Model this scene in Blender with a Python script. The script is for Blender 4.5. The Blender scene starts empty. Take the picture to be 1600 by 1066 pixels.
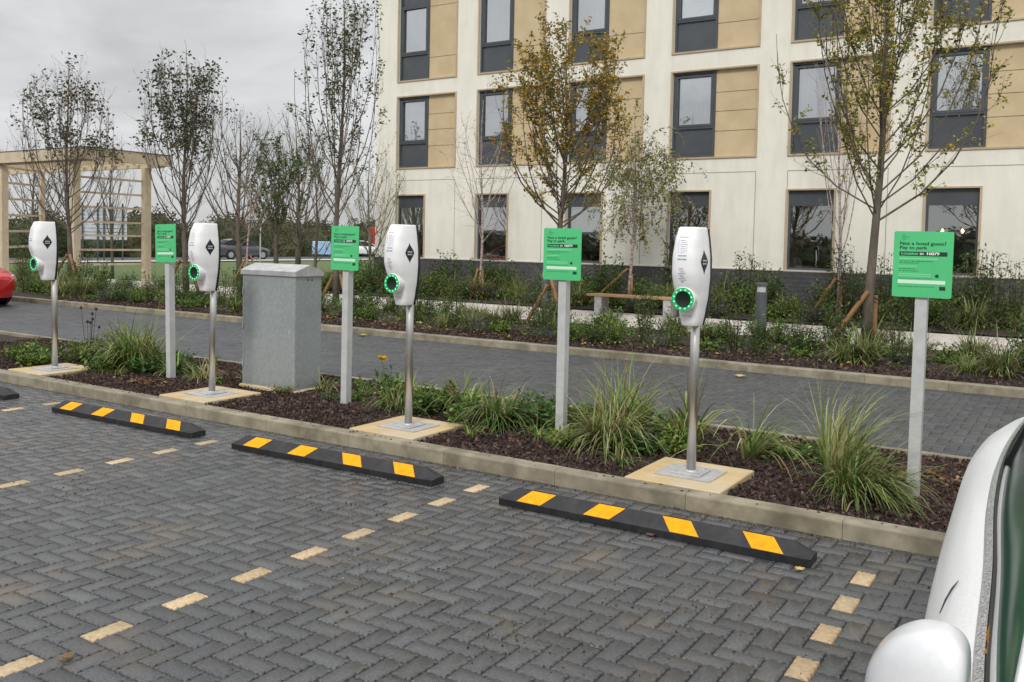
import bpy, bmesh, math, random
import numpy as np
from mathutils import Vector, Matrix
R = math.radians
S = bpy.context.scene
COL = S.collection

# ------------------------------------------------------------------ camera
cam_d = bpy.data.cameras.new('camera'); cam = bpy.data.objects.new('camera', cam_d); COL.objects.link(cam)
S.camera = cam
cam_d.sensor_width = 36; cam_d.lens = 36*1399.28/1600
cam_d.shift_x = 0.0; cam_d.shift_y = -(533-446.04)/1600
cam_d.clip_start = 0.05; cam_d.clip_end = 2000
ax = Vector((0.84242734, 0.53842872, 0.02026546)); ay = Vector((-0.04300076, 0.0296924, 0.99863371)); az = Vector((0.53709135, -0.84214777, 0.04816653))
cam.matrix_world = Matrix(((ax.x, ay.x, az.x, 0), (ax.y, ay.y, az.y, 0), (ax.z, ay.z, az.z, 1.6), (0, 0, 0, 1)))

# ------------------------------------------------------------------ sky, sun, exposure
SUN_EL, SUN_AZ = 40, 162          # compass degrees, 0 = +Y, clockwise
W = bpy.data.worlds.new('World'); S.world = W; W.use_nodes = True
nt = W.node_tree; nt.nodes.clear()
def wn(t, **k):
    n = nt.nodes.new(t)
    for a, b in k.items(): setattr(n, a, b)
    return n
sky = wn('ShaderNodeTexSky', sky_type='NISHITA', sun_disc=False, sun_elevation=R(SUN_EL), sun_rotation=R(SUN_AZ))
tc = wn('ShaderNodeTexCoord'); sep = wn('ShaderNodeSeparateXYZ'); nt.links.new(tc.outputs['Generated'], sep.inputs[0])
grad = wn('ShaderNodeMapRange'); nt.links.new(sep.outputs['Z'], grad.inputs[0])
grad.inputs[1].default_value = -.02; grad.inputs[2].default_value = 1.0; grad.inputs[3].default_value = 5.6; grad.inputs[4].default_value = 15.0
mp = wn('ShaderNodeMapping'); mp.inputs['Scale'].default_value = (1, 1, 2.6); nt.links.new(tc.outputs['Generated'], mp.inputs[0])
nz = wn('ShaderNodeTexNoise'); nz.inputs['Scale'].default_value = 3.4; nz.inputs['Detail'].default_value = 7; nz.inputs['Roughness'].default_value = .55; nz.inputs['Distortion'].default_value = .6
nt.links.new(mp.outputs[0], nz.inputs['Vector'])
cr = wn('ShaderNodeMapRange'); nt.links.new(nz.outputs[0], cr.inputs[0]); cr.inputs[1].default_value = .3; cr.inputs[2].default_value = .7; cr.inputs[3].default_value = .74; cr.inputs[4].default_value = 1.28
mul = wn('ShaderNodeMath', operation='MULTIPLY'); nt.links.new(grad.outputs[0], mul.inputs[0]); nt.links.new(cr.outputs[0], mul.inputs[1])
cmb = wn('ShaderNodeCombineColor')
for i, k in enumerate((.985, .99, 1.0)):
    m_ = wn('ShaderNodeMath', operation='MULTIPLY'); m_.inputs[1].default_value = k; nt.links.new(mul.outputs[0], m_.inputs[0]); nt.links.new(m_.outputs[0], cmb.inputs[i])
mixc = wn('ShaderNodeMix', data_type='RGBA'); mixc.inputs[0].default_value = .93
nt.links.new(sky.outputs[0], mixc.inputs[6]); nt.links.new(cmb.outputs[0], mixc.inputs[7])
bg = wn('ShaderNodeBackground'); bg.inputs[1].default_value = .1; nt.links.new(mixc.outputs[2], bg.inputs[0])
wo = wn('ShaderNodeOutputWorld'); nt.links.new(bg.outputs[0], wo.inputs[0])
sd = bpy.data.lights.new('sun', 'SUN'); sd.energy = 2.0; sd.angle = R(14); sd.color = (1, .965, .90)
sun = bpy.data.objects.new('sun', sd); COL.objects.link(sun)
_d = Vector((math.sin(R(SUN_AZ))*math.cos(R(SUN_EL)), math.cos(R(SUN_AZ))*math.cos(R(SUN_EL)), math.sin(R(SUN_EL))))
sun.rotation_euler = _d.to_track_quat('Z', 'Y').to_euler()
S.view_settings.view_transform = 'Standard'; S.view_settings.look = 'None'; S.view_settings.gamma = 1; S.view_settings.exposure = 0.0

# ------------------------------------------------------------------ helpers
def tag(o, label=None, cat=None, group=None, kind=None):
    if label: o['label'] = label
    if cat: o['category'] = cat
    if group: o['group'] = group
    if kind: o['kind'] = kind
    return o
def thing(name, label, cat, loc=(0, 0, 0), rz=0, group=None):
    o = bpy.data.objects.new(name, None); COL.objects.link(o); o.location = loc; o.rotation_euler = (0, 0, rz)
    o.empty_display_size = .1
    return tag(o, label, cat, group)
def kids(o): return [c for c in bpy.data.objects if c.parent == o]
CH = {}
def reg(parent, o): CH.setdefault(parent.name, []).append(o)
def copy_tree(o, parent=None):
    c = o.copy(); COL.objects.link(c); c.parent = parent
    if parent is not None: reg(parent, c)
    for ch in CH.get(o.name, []): copy_tree(ch, c)
    return c
def put(o, loc=None, rz=None, sc=None, label=None, group=None):
    if loc is not None: o.location = loc
    if rz is not None: o.rotation_euler = (0, 0, rz)
    if sc is not None: o.scale = sc if hasattr(sc, '__len__') else (sc, sc, sc)
    if label: o['label'] = label
    if group: o['group'] = group
    return o

class MB:
    def __init__(s): s.v = []; s.f = []; s.m = []; s.c = []
    def add(s, vs, fs, m=0, c=(1, 1, 1)):
        b = len(s.v); s.v.extend([tuple(p) for p in vs])
        for f in fs: s.f.append(tuple(b+i for i in f)); s.m.append(m); s.c.append(c)
        return s
    def box(s, a, b, m=0, c=(1, 1, 1), bev=0):
        x0, y0, z0 = a; x1, y1, z1 = b
        if bev:
            e = bev
            vs = []
            for z, k in ((z0, e), (z0+e, 0), (z1-e, 0), (z1, e)):
                vs += [(x0+k+e*0, y0+k, z), (x1-k, y0+k, z), (x1-k, y1-k, z), (x0+k, y1-k, z)]
            fs = [(3, 2, 1, 0), (12, 13, 14, 15)]
            for r in range(3):
                for i in range(4): fs.append((r*4+i, r*4+(i+1) % 4, r*4+4+(i+1) % 4, r*4+4+i))
            return s.add(vs, fs, m, c)
        vs = [(x0, y0, z0), (x1, y0, z0), (x1, y1, z0), (x0, y1, z0), (x0, y0, z1), (x1, y0, z1), (x1, y1, z1), (x0, y1, z1)]
        return s.add(vs, [(3, 2, 1, 0), (4, 5, 6, 7), (0, 1, 5, 4), (1, 2, 6, 5), (2, 3, 7, 6), (3, 0, 4, 7)], m, c)
    def obox(s, p, q, w, h, m=0, c=(1, 1, 1)):
        """a beam from p to q, w across and h high"""
        p = Vector(p); q = Vector(q); d = (q-p).normalized()
        up = Vector((0, 0, 1)) if abs(d.z) < .95 else Vector((0, 1, 0))
        sx = d.cross(up).normalized()*w/2; sz = sx.cross(d).normalized()*h/2
        vs = [p-sx-sz, p+sx-sz, p+sx+sz, p-sx+sz, q-sx-sz, q+sx-sz, q+sx+sz, q-sx+sz]
        return s.add(vs, [(0, 1, 2, 3), (7, 6, 5, 4), (0, 4, 5, 1), (1, 5, 6, 2), (2, 6, 7, 3), (3, 7, 4, 0)], m, c)
    def tube(s, pts, rad, n=6, m=0, c=(1, 1, 1), cap=True):
        pts = [Vector(p) for p in pts]; k = len(pts)
        if not hasattr(rad, '__len__'): rad = [rad]*k
        b = len(s.v); a = None
        for i, p in enumerate(pts):
            d = (pts[min(i+1, k-1)]-pts[max(i-1, 0)])
            if d.length < 1e-9: d = Vector((0, 0, 1))
            d.normalize()
            if a is None:
                a = d.orthogonal().normalized()
            else:
                a = a-d*a.dot(d)
                a = a.normalized() if a.length > 1e-6 else d.orthogonal().normalized()
            e = d.cross(a)
            for j in range(n):
                t = 2*math.pi*j/n; q = p+(a*math.cos(t)+e*math.sin(t))*rad[i]; s.v.append((q.x, q.y, q.z))
        for i in range(k-1):
            for j in range(n):
                s.f.append((b+i*n+j, b+i*n+(j+1) % n, b+(i+1)*n+(j+1) % n, b+(i+1)*n+j)); s.m.append(m); s.c.append(c)
        if cap:
            s.f.append(tuple(b+j for j in range(n))[::-1]); s.m.append(m); s.c.append(c)
            s.f.append(tuple(b+(k-1)*n+j for j in range(n))); s.m.append(m); s.c.append(c)
        return s
    def loft(s, rings, m=0, c=(1, 1, 1), close=True, cap0=True, cap1=True):
        n = len(rings[0]); b = len(s.v)
        for r in rings: s.v.extend([tuple(p) for p in r])
        for i in range(len(rings)-1):
            for j in range(n if close else n-1):
                s.f.append((b+i*n+j, b+i*n+(j+1) % n, b+(i+1)*n+(j+1) % n, b+(i+1)*n+j)); s.m.append(m); s.c.append(c)
        if cap0: s.f.append(tuple(b+j for j in range(n))[::-1]); s.m.append(m); s.c.append(c)
        if cap1: s.f.append(tuple(b+(len(rings)-1)*n+j for j in range(n))); s.m.append(m); s.c.append(c)
        return s
    def prism(s, pts, y0, y1, m=0, c=(1, 1, 1)):
        """outline in x,z extruded from y0 to y1"""
        n = len(pts)
        vs = [(x, y0, z) for x, z in pts]+[(x, y1, z) for x, z in pts]
        fs = [tuple(range(n)), tuple(range(2*n-1, n-1, -1))]+[((i+1) % n, i, n+i, n+(i+1) % n) for i in range(n)]
        return s.add(vs, fs, m, c)
    def leaf(s, p, d, nrm, L, Wd, c, fold=.25, m=0):
        p = Vector(p); d = d.normalized(); sd_ = d.cross(nrm)
        if sd_.length < 1e-5: sd_ = d.orthogonal()
        sd_.normalize(); nn = sd_.cross(d)
        mid = p+d*L*.45
        b = len(s.v)
        for q in (p, mid+sd_*Wd/2+nn*fold*Wd, p+d*L, mid-sd_*Wd/2+nn*fold*Wd): s.v.append((q.x, q.y, q.z))
        s.f.append((b, b+1, b+2)); s.f.append((b, b+2, b+3)); s.m += [m, m]; s.c += [c, c]
    def build(s, name, mats, parent=None, smooth=False, loc=None, recalc=False):
        me = bpy.data.meshes.new(name); me.from_pydata(s.v, [], s.f)
        if not isinstance(mats, (list, tuple)): mats = [mats]
        for m in mats: me.materials.append(m)
        if len(mats) > 1: me.polygons.foreach_set('material_index', s.m)
        lt = np.zeros(len(s.f), dtype=np.int32); me.polygons.foreach_get('loop_total', lt)
        ca = me.color_attributes.new('Col', 'FLOAT_COLOR', 'CORNER')
        cc = np.ones((len(s.f), 4), dtype=np.float32); cc[:, :3] = np.array(s.c, dtype=np.float32).reshape(-1, 3)
        ca.data.foreach_set('color', np.repeat(cc, lt, axis=0).ravel())
        if smooth: me.polygons.foreach_set('use_smooth', [True]*len(s.f))
        me.validate(); me.update()
        if recalc:
            bm = bmesh.new(); bm.from_mesh(me); bmesh.ops.recalc_face_normals(bm, faces=bm.faces); bm.to_mesh(me); bm.free()
        if smooth == 'auto':
            try: me.set_sharp_from_angle(angle=R(38))
            except Exception: pass
        o = bpy.data.objects.new(name, me); COL.objects.link(o)
        if parent is not None: o.parent = parent; reg(parent, o)
        if loc is not None: o.location = loc
        return o

def lathe_ring(prof, n=20, axis='z', c=(0, 0, 0)):
    rings = []
    for r, h in prof:
        ring = []
        for j in range(n):
            t = 2*math.pi*j/n
            if axis == 'z': ring.append((c[0]+r*math.cos(t), c[1]+r*math.sin(t), c[2]+h))
            elif axis == 'y': ring.append((c[0]+r*math.cos(t), c[1]-h, c[2]+r*math.sin(t)))
            else: ring.append((c[0]+h, c[1]+r*math.cos(t), c[2]+r*math.sin(t)))
        rings.append(ring)
    return rings

MATS = {}
def mat(name, a, b=None, rough=.6, metal=0, scale=8, detail=4, bump=0, bscale=None, vcol=False, spec=.5, stretch=(1, 1, 1), stain=None, rvar=0, trans=0, emit=None, coat=0, pos=(.35, .65)):
    """procedural principled material: two tones mixed by noise, optional vertex tint, bump, stains"""
    m = bpy.data.materials.new(name); m.use_nodes = True; t = m.node_tree; N = t.nodes; Lk = t.links
    P = N['Principled BSDF']; P.inputs['Roughness'].default_value = rough; P.inputs['Metallic'].default_value = metal
    P.inputs['Specular IOR Level'].default_value = spec
    if coat: P.inputs['Coat Weight'].default_value = coat; P.inputs['Coat Roughness'].default_value = .08
    tcn = N.new('ShaderNodeTexCoord'); mpn = N.new('ShaderNodeMapping'); mpn.inputs['Scale'].default_value = stretch; Lk.new(tcn.outputs['Object'], mpn.inputs[0])
    b = b or a
    no = N.new('ShaderNodeTexNoise'); no.inputs['Scale'].default_value = scale; no.inputs['Detail'].default_value = detail; no.inputs['Roughness'].default_value = .6; Lk.new(mpn.outputs[0], no.inputs['Vector'])
    mr = N.new('ShaderNodeMapRange'); mr.inputs[1].default_value = pos[0]; mr.inputs[2].default_value = pos[1]; Lk.new(no.outputs[0], mr.inputs[0])
    mx = N.new('ShaderNodeMix'); mx.data_type = 'RGBA'; mx.inputs[6].default_value = (*a, 1); mx.inputs[7].default_value = (*b, 1); Lk.new(mr.outputs[0], mx.inputs[0])
    out = mx.outputs[2]
    if vcol:
        at = N.new('ShaderNodeAttribute'); at.attribute_name = 'Col'
        mv = N.new('ShaderNodeMix'); mv.data_type = 'RGBA'; mv.blend_type = 'MULTIPLY'; mv.inputs[0].default_value = 1; Lk.new(out, mv.inputs[6]); Lk.new(at.outputs['Color'], mv.inputs[7]); out = mv.outputs[2]
    if stain:
        col, sc, lo, hi, amt = stain
        n2 = N.new('ShaderNodeTexNoise'); n2.inputs['Scale'].default_value = sc; n2.inputs['Detail'].default_value = 6; n2.inputs['Roughness'].default_value = .62; Lk.new(tcn.outputs['Object'], n2.inputs['Vector'])
        m2 = N.new('ShaderNodeMapRange'); m2.inputs[1].default_value = lo; m2.inputs[2].default_value = hi; m2.inputs[4].default_value = amt; Lk.new(n2.outputs[0], m2.inputs[0])
        ms = N.new('ShaderNodeMix'); ms.data_type = 'RGBA'; Lk.new(m2.outputs[0], ms.inputs[0]); Lk.new(out, ms.inputs[6]); ms.inputs[7].default_value = (*col, 1); out = ms.outputs[2]
    Lk.new(out, P.inputs['Base Color'])
    if rvar:
        n3 = N.new('ShaderNodeTexNoise'); n3.inputs['Scale'].default_value = .9; n3.inputs['Detail'].default_value = 5; Lk.new(tcn.outputs['Object'], n3.inputs['Vector'])
        m3 = N.new('ShaderNodeMapRange'); m3.inputs[1].default_value = .35; m3.inputs[2].default_value = .65; m3.inputs[3].default_value = rough-rvar; m3.inputs[4].default_value = rough+rvar; Lk.new(n3.outputs[0], m3.inputs[0]); Lk.new(m3.outputs[0], P.inputs['Roughness'])
    if bump:
        nb = N.new('ShaderNodeTexNoise'); nb.inputs['Scale'].default_value = bscale or scale*4; nb.inputs['Detail'].default_value = 4; Lk.new(mpn.outputs[0], nb.inputs['Vector'])
        bp = N.new('ShaderNodeBump'); bp.inputs['Strength'].default_value = 1; bp.inputs['Distance'].default_value = bump; Lk.new(nb.outputs[0], bp.inputs['Height']); Lk.new(bp.outputs[0], P.inputs['Normal'])
    if trans:
        tr = N.new('ShaderNodeBsdfTranslucent'); Lk.new(out, tr.inputs[0]); sh = N.new('ShaderNodeMixShader'); sh.inputs[0].default_value = trans
        Lk.new(P.outputs[0], sh.inputs[1]); Lk.new(tr.outputs[0], sh.inputs[2]); Lk.new(sh.outputs[0], N['Material Output'].inputs[0])
    if emit: P.inputs['Emission Color'].default_value = (*emit[:3], 1); P.inputs['Emission Strength'].default_value = emit[3]
    MATS[name] = m
    return m
def glass_mat(name, tint, refl, rough=.02, bumpd=0, ior=1.6):
    m = bpy.data.materials.new(name); m.use_nodes = True; t = m.node_tree; N = t.nodes; Lk = t.links; N.remove(N['Principled BSDF'])
    tr = N.new('ShaderNodeBsdfTransparent'); tr.inputs[0].default_value = (*tint, 1)
    gl = N.new('ShaderNodeBsdfGlossy'); gl.inputs['Roughness'].default_value = rough; gl.inputs[0].default_value = (.92, .95, .97, 1)
    lw = N.new('ShaderNodeFresnel'); lw.inputs[0].default_value = ior
    ad = N.new('ShaderNodeMath'); ad.operation = 'ADD'; ad.use_clamp = True; ad.inputs[1].default_value = refl; Lk.new(lw.outputs[0], ad.inputs[0])
    sh = N.new('ShaderNodeMixShader'); Lk.new(ad.outputs[0], sh.inputs[0]); Lk.new(tr.outputs[0], sh.inputs[1]); Lk.new(gl.outputs[0], sh.inputs[2]); Lk.new(sh.outputs[0], N['Material Output'].inputs[0])
    if bumpd:
        nb = N.new('ShaderNodeTexNoise'); nb.inputs['Scale'].default_value = 1.1; nb.inputs['Detail'].default_value = 2
        tcn = N.new('ShaderNodeTexCoord'); Lk.new(tcn.outputs['Object'], nb.inputs['Vector'])
        bp = N.new('ShaderNodeBump'); bp.inputs['Distance'].default_value = bumpd; Lk.new(nb.outputs[0], bp.inputs['Height']); Lk.new(bp.outputs[0], gl.inputs['Normal'])
    MATS[name] = m
    return m

M_pave = mat('block_paving_charcoal', (.050, .052, .055), (.102, .104, .106), rough=.36, scale=90, bump=.0016, bscale=300, vcol=True, stain=((.16, .125, .085), 2.1, .55, .72, .6), rvar=.15)
M_cream = mat('block_paving_cream', (.40, .29, .16), (.56, .43, .27), rough=.7, scale=45, bump=.001, bscale=200, vcol=True, stain=((.20, .16, .12), 9, .55, .75, .5))
M_joint = mat('joint_grit', (.010, .0095, .009), (.028, .025, .022), rough=.9, scale=120, bump=.002)
M_road = mat('road_paving', (.046, .049, .054), (.070, .073, .079), rough=.5, scale=18, bump=.001, bscale=150, vcol=True, stain=((.12, .12, .12), .8, .55, .75, .25), rvar=.1)
M_ground = mat('ground_soil', (.05, .045, .03), (.07, .07, .035), rough=.95, scale=3)
M_soil = mat('bed_soil', (.022, .015, .011), (.05, .034, .026), rough=.95, scale=30, bump=.02, bscale=60)
M_bark = mat('bark_chip', (1, 1, 1), (.55, .5, .5), rough=.85, scale=40, vcol=True, spec=.3)
M_kerb = mat('kerb_concrete', (.19, .17, .12), (.31, .275, .205), rough=.85, scale=7, detail=10, bump=.0015, bscale=120, vcol=True, stain=((.095, .085, .055), 2.6, .47, .68, .75))
M_pad = mat('buff_slab', (.46, .33, .155), (.58, .45, .26), rough=.8, scale=4, detail=8, bump=.001, bscale=100, stain=((.42, .39, .35), 2.1, .48, .7, .6))
M_path = mat('pale_path', (.48, .44, .41), (.58, .53, .50), rough=.85, scale=6, bump=.001, vcol=True)
M_lawn = mat('lawn', (.07, .115, .028), (.11, .15, .045), rough=.9, scale=4, bump=.02, bscale=40)
M_wall = mat('render_cream', (.675, .655, .58), (.75, .735, .665), rough=.85, scale=2.2, detail=8, bump=.002, bscale=30, stretch=(1.6, 1, .3), stain=((.56, .545, .48), .9, .5, .8, .55))
M_plinth = mat('plinth_brick', (.055, .055, .06), (.085, .083, .088), rough=.8, scale=6, bump=.003, bscale=40)
M_frame = mat('window_frame_grey', (.052, .060, .070), (.066, .074, .084), rough=.42, scale=3)
M_spand = mat('spandrel_glass_grey', (.06, .068, .078), (.072, .08, .09), rough=.2, scale=2)
M_panel = mat('tan_cladding', (.47, .365, .215), (.54, .43, .265), rough=.55, scale=2, stain=((.46, .35, .21), 1.2, .5, .8, .5))
M_trim = mat('bronze_trim', (.40, .31, .20), (.46, .36, .24), rough=.5, scale=3)
M_curtain = mat('curtain', (.93, .93, .94), (.86, .86, .88), rough=.9, scale=3, stretch=(9, 9, .4))
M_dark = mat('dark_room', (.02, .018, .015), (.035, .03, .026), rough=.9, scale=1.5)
M_winglass = glass_mat('window_glass', (.99, 1.0, 1.0), .56, .015, .004)
M_shopglass = glass_mat('ground_glass', (.45, .47, .47), .34, .015, .003)
M_steel = mat('stainless_steel', (.56, .54, .52), (.64, .62, .60), rough=.3, metal=.85, scale=20, stretch=(1, 1, .15), bump=.0002, bscale=300)
M_galv = mat('galvanised_sheet', (.31, .34, .345), (.39, .42, .425), rough=.42, metal=.35, scale=38, detail=8, bump=.0003, bscale=80, stain=((.22, .24, .24), 3.0, .5, .8, .45))
M_galvp = mat('galvanised_plate', (.42, .42, .42), (.54, .54, .54), rough=.55, metal=.4, scale=14, stain=((.30, .30, .30), 8, .5, .7, .5))
M_post = mat('sign_post_paint', (.43, .44, .44), (.51, .52, .52), rough=.5, scale=12, bump=.0003, bscale=200, stain=((.46, .45, .42), 5, .5, .8, .4))
M_green = mat('sign_green', (.075, .50, .19), (.085, .54, .21), rough=.45, scale=5)
M_signw = mat('sign_pale_strip', (.62, .80, .66), rough=.5)
M_signl = mat('sign_light_green', (.20, .66, .33), rough=.5)
M_ink = mat('sign_dark_ink', (.004, .045, .018), rough=.5)
M_inkm = mat('sign_mid_ink', (.015, .20, .075), rough=.5)
M_wink = mat('sign_white_ink', (.85, .87, .85), rough=.5)
M_gink = mat('sign_green_ink', (.15, .62, .32), rough=.5)
M_podw = mat('charger_white_shell', (.82, .82, .83), (.87, .87, .88), rough=.3, scale=4, coat=.3)
M_podb = mat('charger_black', (.012, .012, .014), rough=.4)
M_badge = mat('charger_badge', (.012, .018, .026), rough=.25)
M_badgew = mat('charger_badge_print', (.55, .56, .58), rough=.4)
M_blueprint = mat('charger_blue_print', (.22, .42, .55), rough=.4)
M_greyprint = mat('charger_grey_print', (.33, .33, .42), rough=.4)
M_ring = mat('charger_ring_green', (.012, .36, .12), rough=.35, emit=(.02, .75, .2, .12))
M_led = mat('charger_led', (.3, .9, .5), rough=.3, emit=(.4, 1, .6, .6))
M_rubber = mat('black_rubber', (.010, .010, .012), (.020, .020, .023), rough=.55, scale=20, bump=.0008, bscale=180, vcol=False, stain=((.07, .065, .06), 6, .55, .8, .4))
M_yellow = mat('reflective_yellow', (.82, .31, .004), (.95, .40, .004), rough=.6, scale=22, detail=9, spec=.2, stain=((.30, .15, .04), 14, .60, .74, .6))
M_timber = mat('pergola_timber', (.50, .41, .29), (.62, .53, .39), rough=.75, scale=3, stretch=(1, 1, 1), bump=.003, bscale=18)
M_stake = mat('stake_timber', (.20, .10, .042), (.31, .165, .072), rough=.7, scale=6, bump=.003, bscale=30)
M_bench = mat('bench_timber', (.34, .19, .085), (.42, .26, .13), rough=.65, scale=6)
M_barkt = mat('tree_bark', (.085, .068, .052), (.15, .125, .10), rough=.9, scale=14, bump=.006, bscale=30, stretch=(1, 1, .3))
M_barkg = mat('tree_bark_greenish', (.12, .115, .085), (.19, .18, .14), rough=.9, scale=12, bump=.005, bscale=30, stretch=(1, 1, .3))
M_birch = mat('birch_bark', (.42, .37, .34), (.17, .10, .08), rough=.8, scale=9, stretch=(1, 1, 2.5), pos=(.45, .6))
M_leaf = mat('leaf', (1, 1, 1), (.7, .7, .65), rough=.55, scale=7, vcol=True, trans=.28, spec=.35)
M_grass = mat('grass_blade', (1, 1, 1), (.75, .78, .7), rough=.5, scale=6, vcol=True, trans=.25, spec=.4)
M_bollard = mat('bollard_grey', (.065, .078, .083), (.085, .10, .105), rough=.5, scale=6)
M_carw = mat('car_white_paint', (.86, .87, .88), (.94, .94, .94), rough=.4, scale=160, detail=2, coat=.3, bump=.0006, bscale=130)
M_mirw = mat('mirror_white_paint', (.66, .67, .69), (.69, .70, .72), rough=.3, scale=90, coat=.6, bump=.00015, bscale=160)
M_carg = mat('car_grey_paint', (.055, .06, .075), rough=.3, coat=.5)
M_carr = mat('car_red_paint', (.50, .012, .018), rough=.25, coat=.6)
M_wet = mat('wet_chrome_trim', (.22, .22, .225), (.62, .62, .62), rough=.28, metal=.35, scale=230, detail=2, bump=.001, bscale=260, pos=(.42, .58))
M_tyre = mat('tyre', (.015, .015, .015), rough=.8)
M_rim = mat('rim', (.45, .46, .48), rough=.35, metal=.7)
M_lens = mat('lamp_lens', (.5, .5, .52), rough=.15)
M_rlens = mat('red_lens', (.35, .01, .01), rough=.15)
M_carint = mat('car_interior', (.012, .014, .013), (.03, .034, .032), rough=.8, scale=6)
M_carglass = glass_mat('car_side_glass', (.20, .34, .26), .03, .12, ior=1.08)
M_fleaf = mat('fallen_leaf', (.42, .20, .03), (.30, .12, .03), rough=.7, scale=60, vcol=True)
M_lamp = mat('pendant_bulb', (1, .8, .5), emit=(1, .62, .28, 14))
M_board = mat('screen_pale', (.42, .45, .50), (.50, .53, .57), rough=.5, scale=2)
M_bluebox = mat('blue_board', (.20, .38, .62), (.42, .58, .74), rough=.5, scale=2.2)
M_teal = mat('teal_metal', (.16, .38, .40), rough=.5)
M_orange = mat('orange_vinyl', (.80, .16, .02), rough=.5)
M_whitep = mat('white_paint', (.70, .70, .70), rough=.5)
M_signred = mat('road_sign_face', (.42, .20, .20), (.36, .30, .30), rough=.5, scale=3)

def h(i, j=0, k=0):
    return random.Random(i*73856093 ^ j*19349663 ^ k*83492791).random()

# ================================================================== SETTING
def sheet(name, x0, y0, x1, y1, z, m, **k):
    b = MB(); b.add([(x0, y0, z), (x1, y0, z), (x1, y1, z), (x0, y1, z)], [(0, 1, 2, 3)])
    return tag(b.build(name, m), kind='structure')
sheet('ground', -600, -600, 600, 600, -.06, M_lawn)

WB = .0932
def paving(name, x0, x1, y0, y1, mats, cream=None, detailed=True, ztop=0., seed=1, blk=WB, ox=-3.31, oy=2.127-2*WB):
    rnd = np.random.RandomState(seed)
    g = .0026 if detailed else .0017
    def template(L, Wd, nl, nw):
        pts = []
        def side(ax, ay, bx, by, n):
            dx, dy = bx-ax, by-ay; ln = math.hypot(dx, dy); ux, uy = dx/ln, dy/ln; nx, ny = -uy, ux
            pts.append((ax+ux*.003, ay+uy*.003))
            for i in range(n):
                t = (i+.5)/n*ln
                for q, dd in ((-.0055, 0), (0, .0085), (.0055, 0)): pts.append((ax+ux*(t+q)+nx*dd, ay+uy*(t+q)+ny*dd))
            pts.append((bx-ux*.003, by-uy*.003))
        hx, hy = L/2-g, Wd/2-g
        if nl:
            side(-hx, -hy, hx, -hy, nl); side(hx, -hy, hx, hy, nw); side(hx, hy, -hx, hy, nl); side(-hx, hy, -hx, -hy, nw)
        else: pts.extend([(-hx, -hy), (hx, -hy), (hx, hy), (-hx, hy)])
        return np.array(pts)
    H_ = template(2*blk, blk, 4, 2) if detailed else template(2*blk, blk, 0, 0)
    V_ = template(blk, 2*blk, 2, 4) if detailed else template(blk, 2*blk, 0, 0)
    n = len(H_)
    V = []; C = []; MI = []; orient = []
    c0 = int((x0-ox)/blk)-1; c1 = int((x1-ox)/blk)+1; r0 = int((y0-oy)/blk)-1; r1 = int((y1-oy)/blk)+1
    cs = []
    for c in range(c0, c1):
        for r in range(r0, r1):
            k = (c-r) % 4
            if k == 0: cs.append((c, r, 0, ox+(c+1)*blk, oy+(r+.5)*blk))
            elif k == 3: cs.append((c, r, 1, ox+(c+.5)*blk, oy+(r+1)*blk))
    cs = [q for q in cs if x0 <= q[3] <= x1 and y0 <= q[4] <= y1]
    for c, r, o_, cx, cy in cs:
        T = V_ if o_ else H_
        inner = T*(1-np.array([.0035/abs(T[:, 0]).max(), .0035/abs(T[:, 1]).max()]))
        dz = rnd.uniform(-.0012, .0012); tx, ty = rnd.uniform(-.012, .012, 2)
        zt = ztop+dz+tx*T[:, 0]+ty*T[:, 1]
        jx, jy = rnd.uniform(-.0008, .0008, 2)
        top = np.c_[inner[:, 0]+cx+jx, inner[:, 1]+cy+jy, zt]
        mid = np.c_[T[:, 0]+cx+jx, T[:, 1]+cy+jy, zt-.003]
        bot = np.c_[T[:, 0]+cx+jx, T[:, 1]+cy+jy, np.full(n, ztop-.034)]
        V += [top, mid, bot]
        cr_ = bool(cream and o_ and cream(c, r)); MI.append(1 if cr_ else 0)
        v = rnd.normal(1, .13 if not cr_ else .10); w_ = rnd.normal(0, .014)
        C.append((v+w_, v, v-w_))
    V = np.vstack(V); nb = len(cs)
    base = (np.arange(nb)*3*n)[:, None]
    i = np.arange(n); j = (i+1) % n
    topf = base+i
    s1 = np.stack([n+i, n+j, j, i], 1).ravel(); s2 = np.stack([2*n+i, 2*n+j, n+j, n+i], 1).ravel()
    loops = np.concatenate([topf, base+s1, base+s2], axis=1).ravel()
    tot = np.tile(np.concatenate([[n], np.full(2*n, 4)]), nb)
    start = np.concatenate([[0], np.cumsum(tot)[:-1]])
    me = bpy.data.meshes.new(name); me.vertices.add(len(V)); me.vertices.foreach_set('co', V.ravel())
    me.loops.add(len(loops)); me.loops.foreach_set('vertex_index', loops.astype(np.int32))
    me.polygons.add(len(tot)); me.polygons.foreach_set('loop_start', start.astype(np.int32)); me.polygons.foreach_set('loop_total', tot.astype(np.int32))
    for m in mats: me.materials.append(m)
    me.polygons.foreach_set('material_index', np.repeat(MI, 2*n+1).astype(np.int32))
    me.update(calc_edges=True)
    ca = me.color_attributes.new('Col', 'FLOAT_COLOR', 'CORNER')
    cc = np.ones((nb, 4), dtype=np.float32); cc[:, :3] = C
    ca.data.foreach_set('color', np.repeat(cc, n+8*n, axis=0).ravel())
    o = bpy.data.objects.new(name, me); COL.objects.link(o)
    return tag(o, kind='structure')

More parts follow.
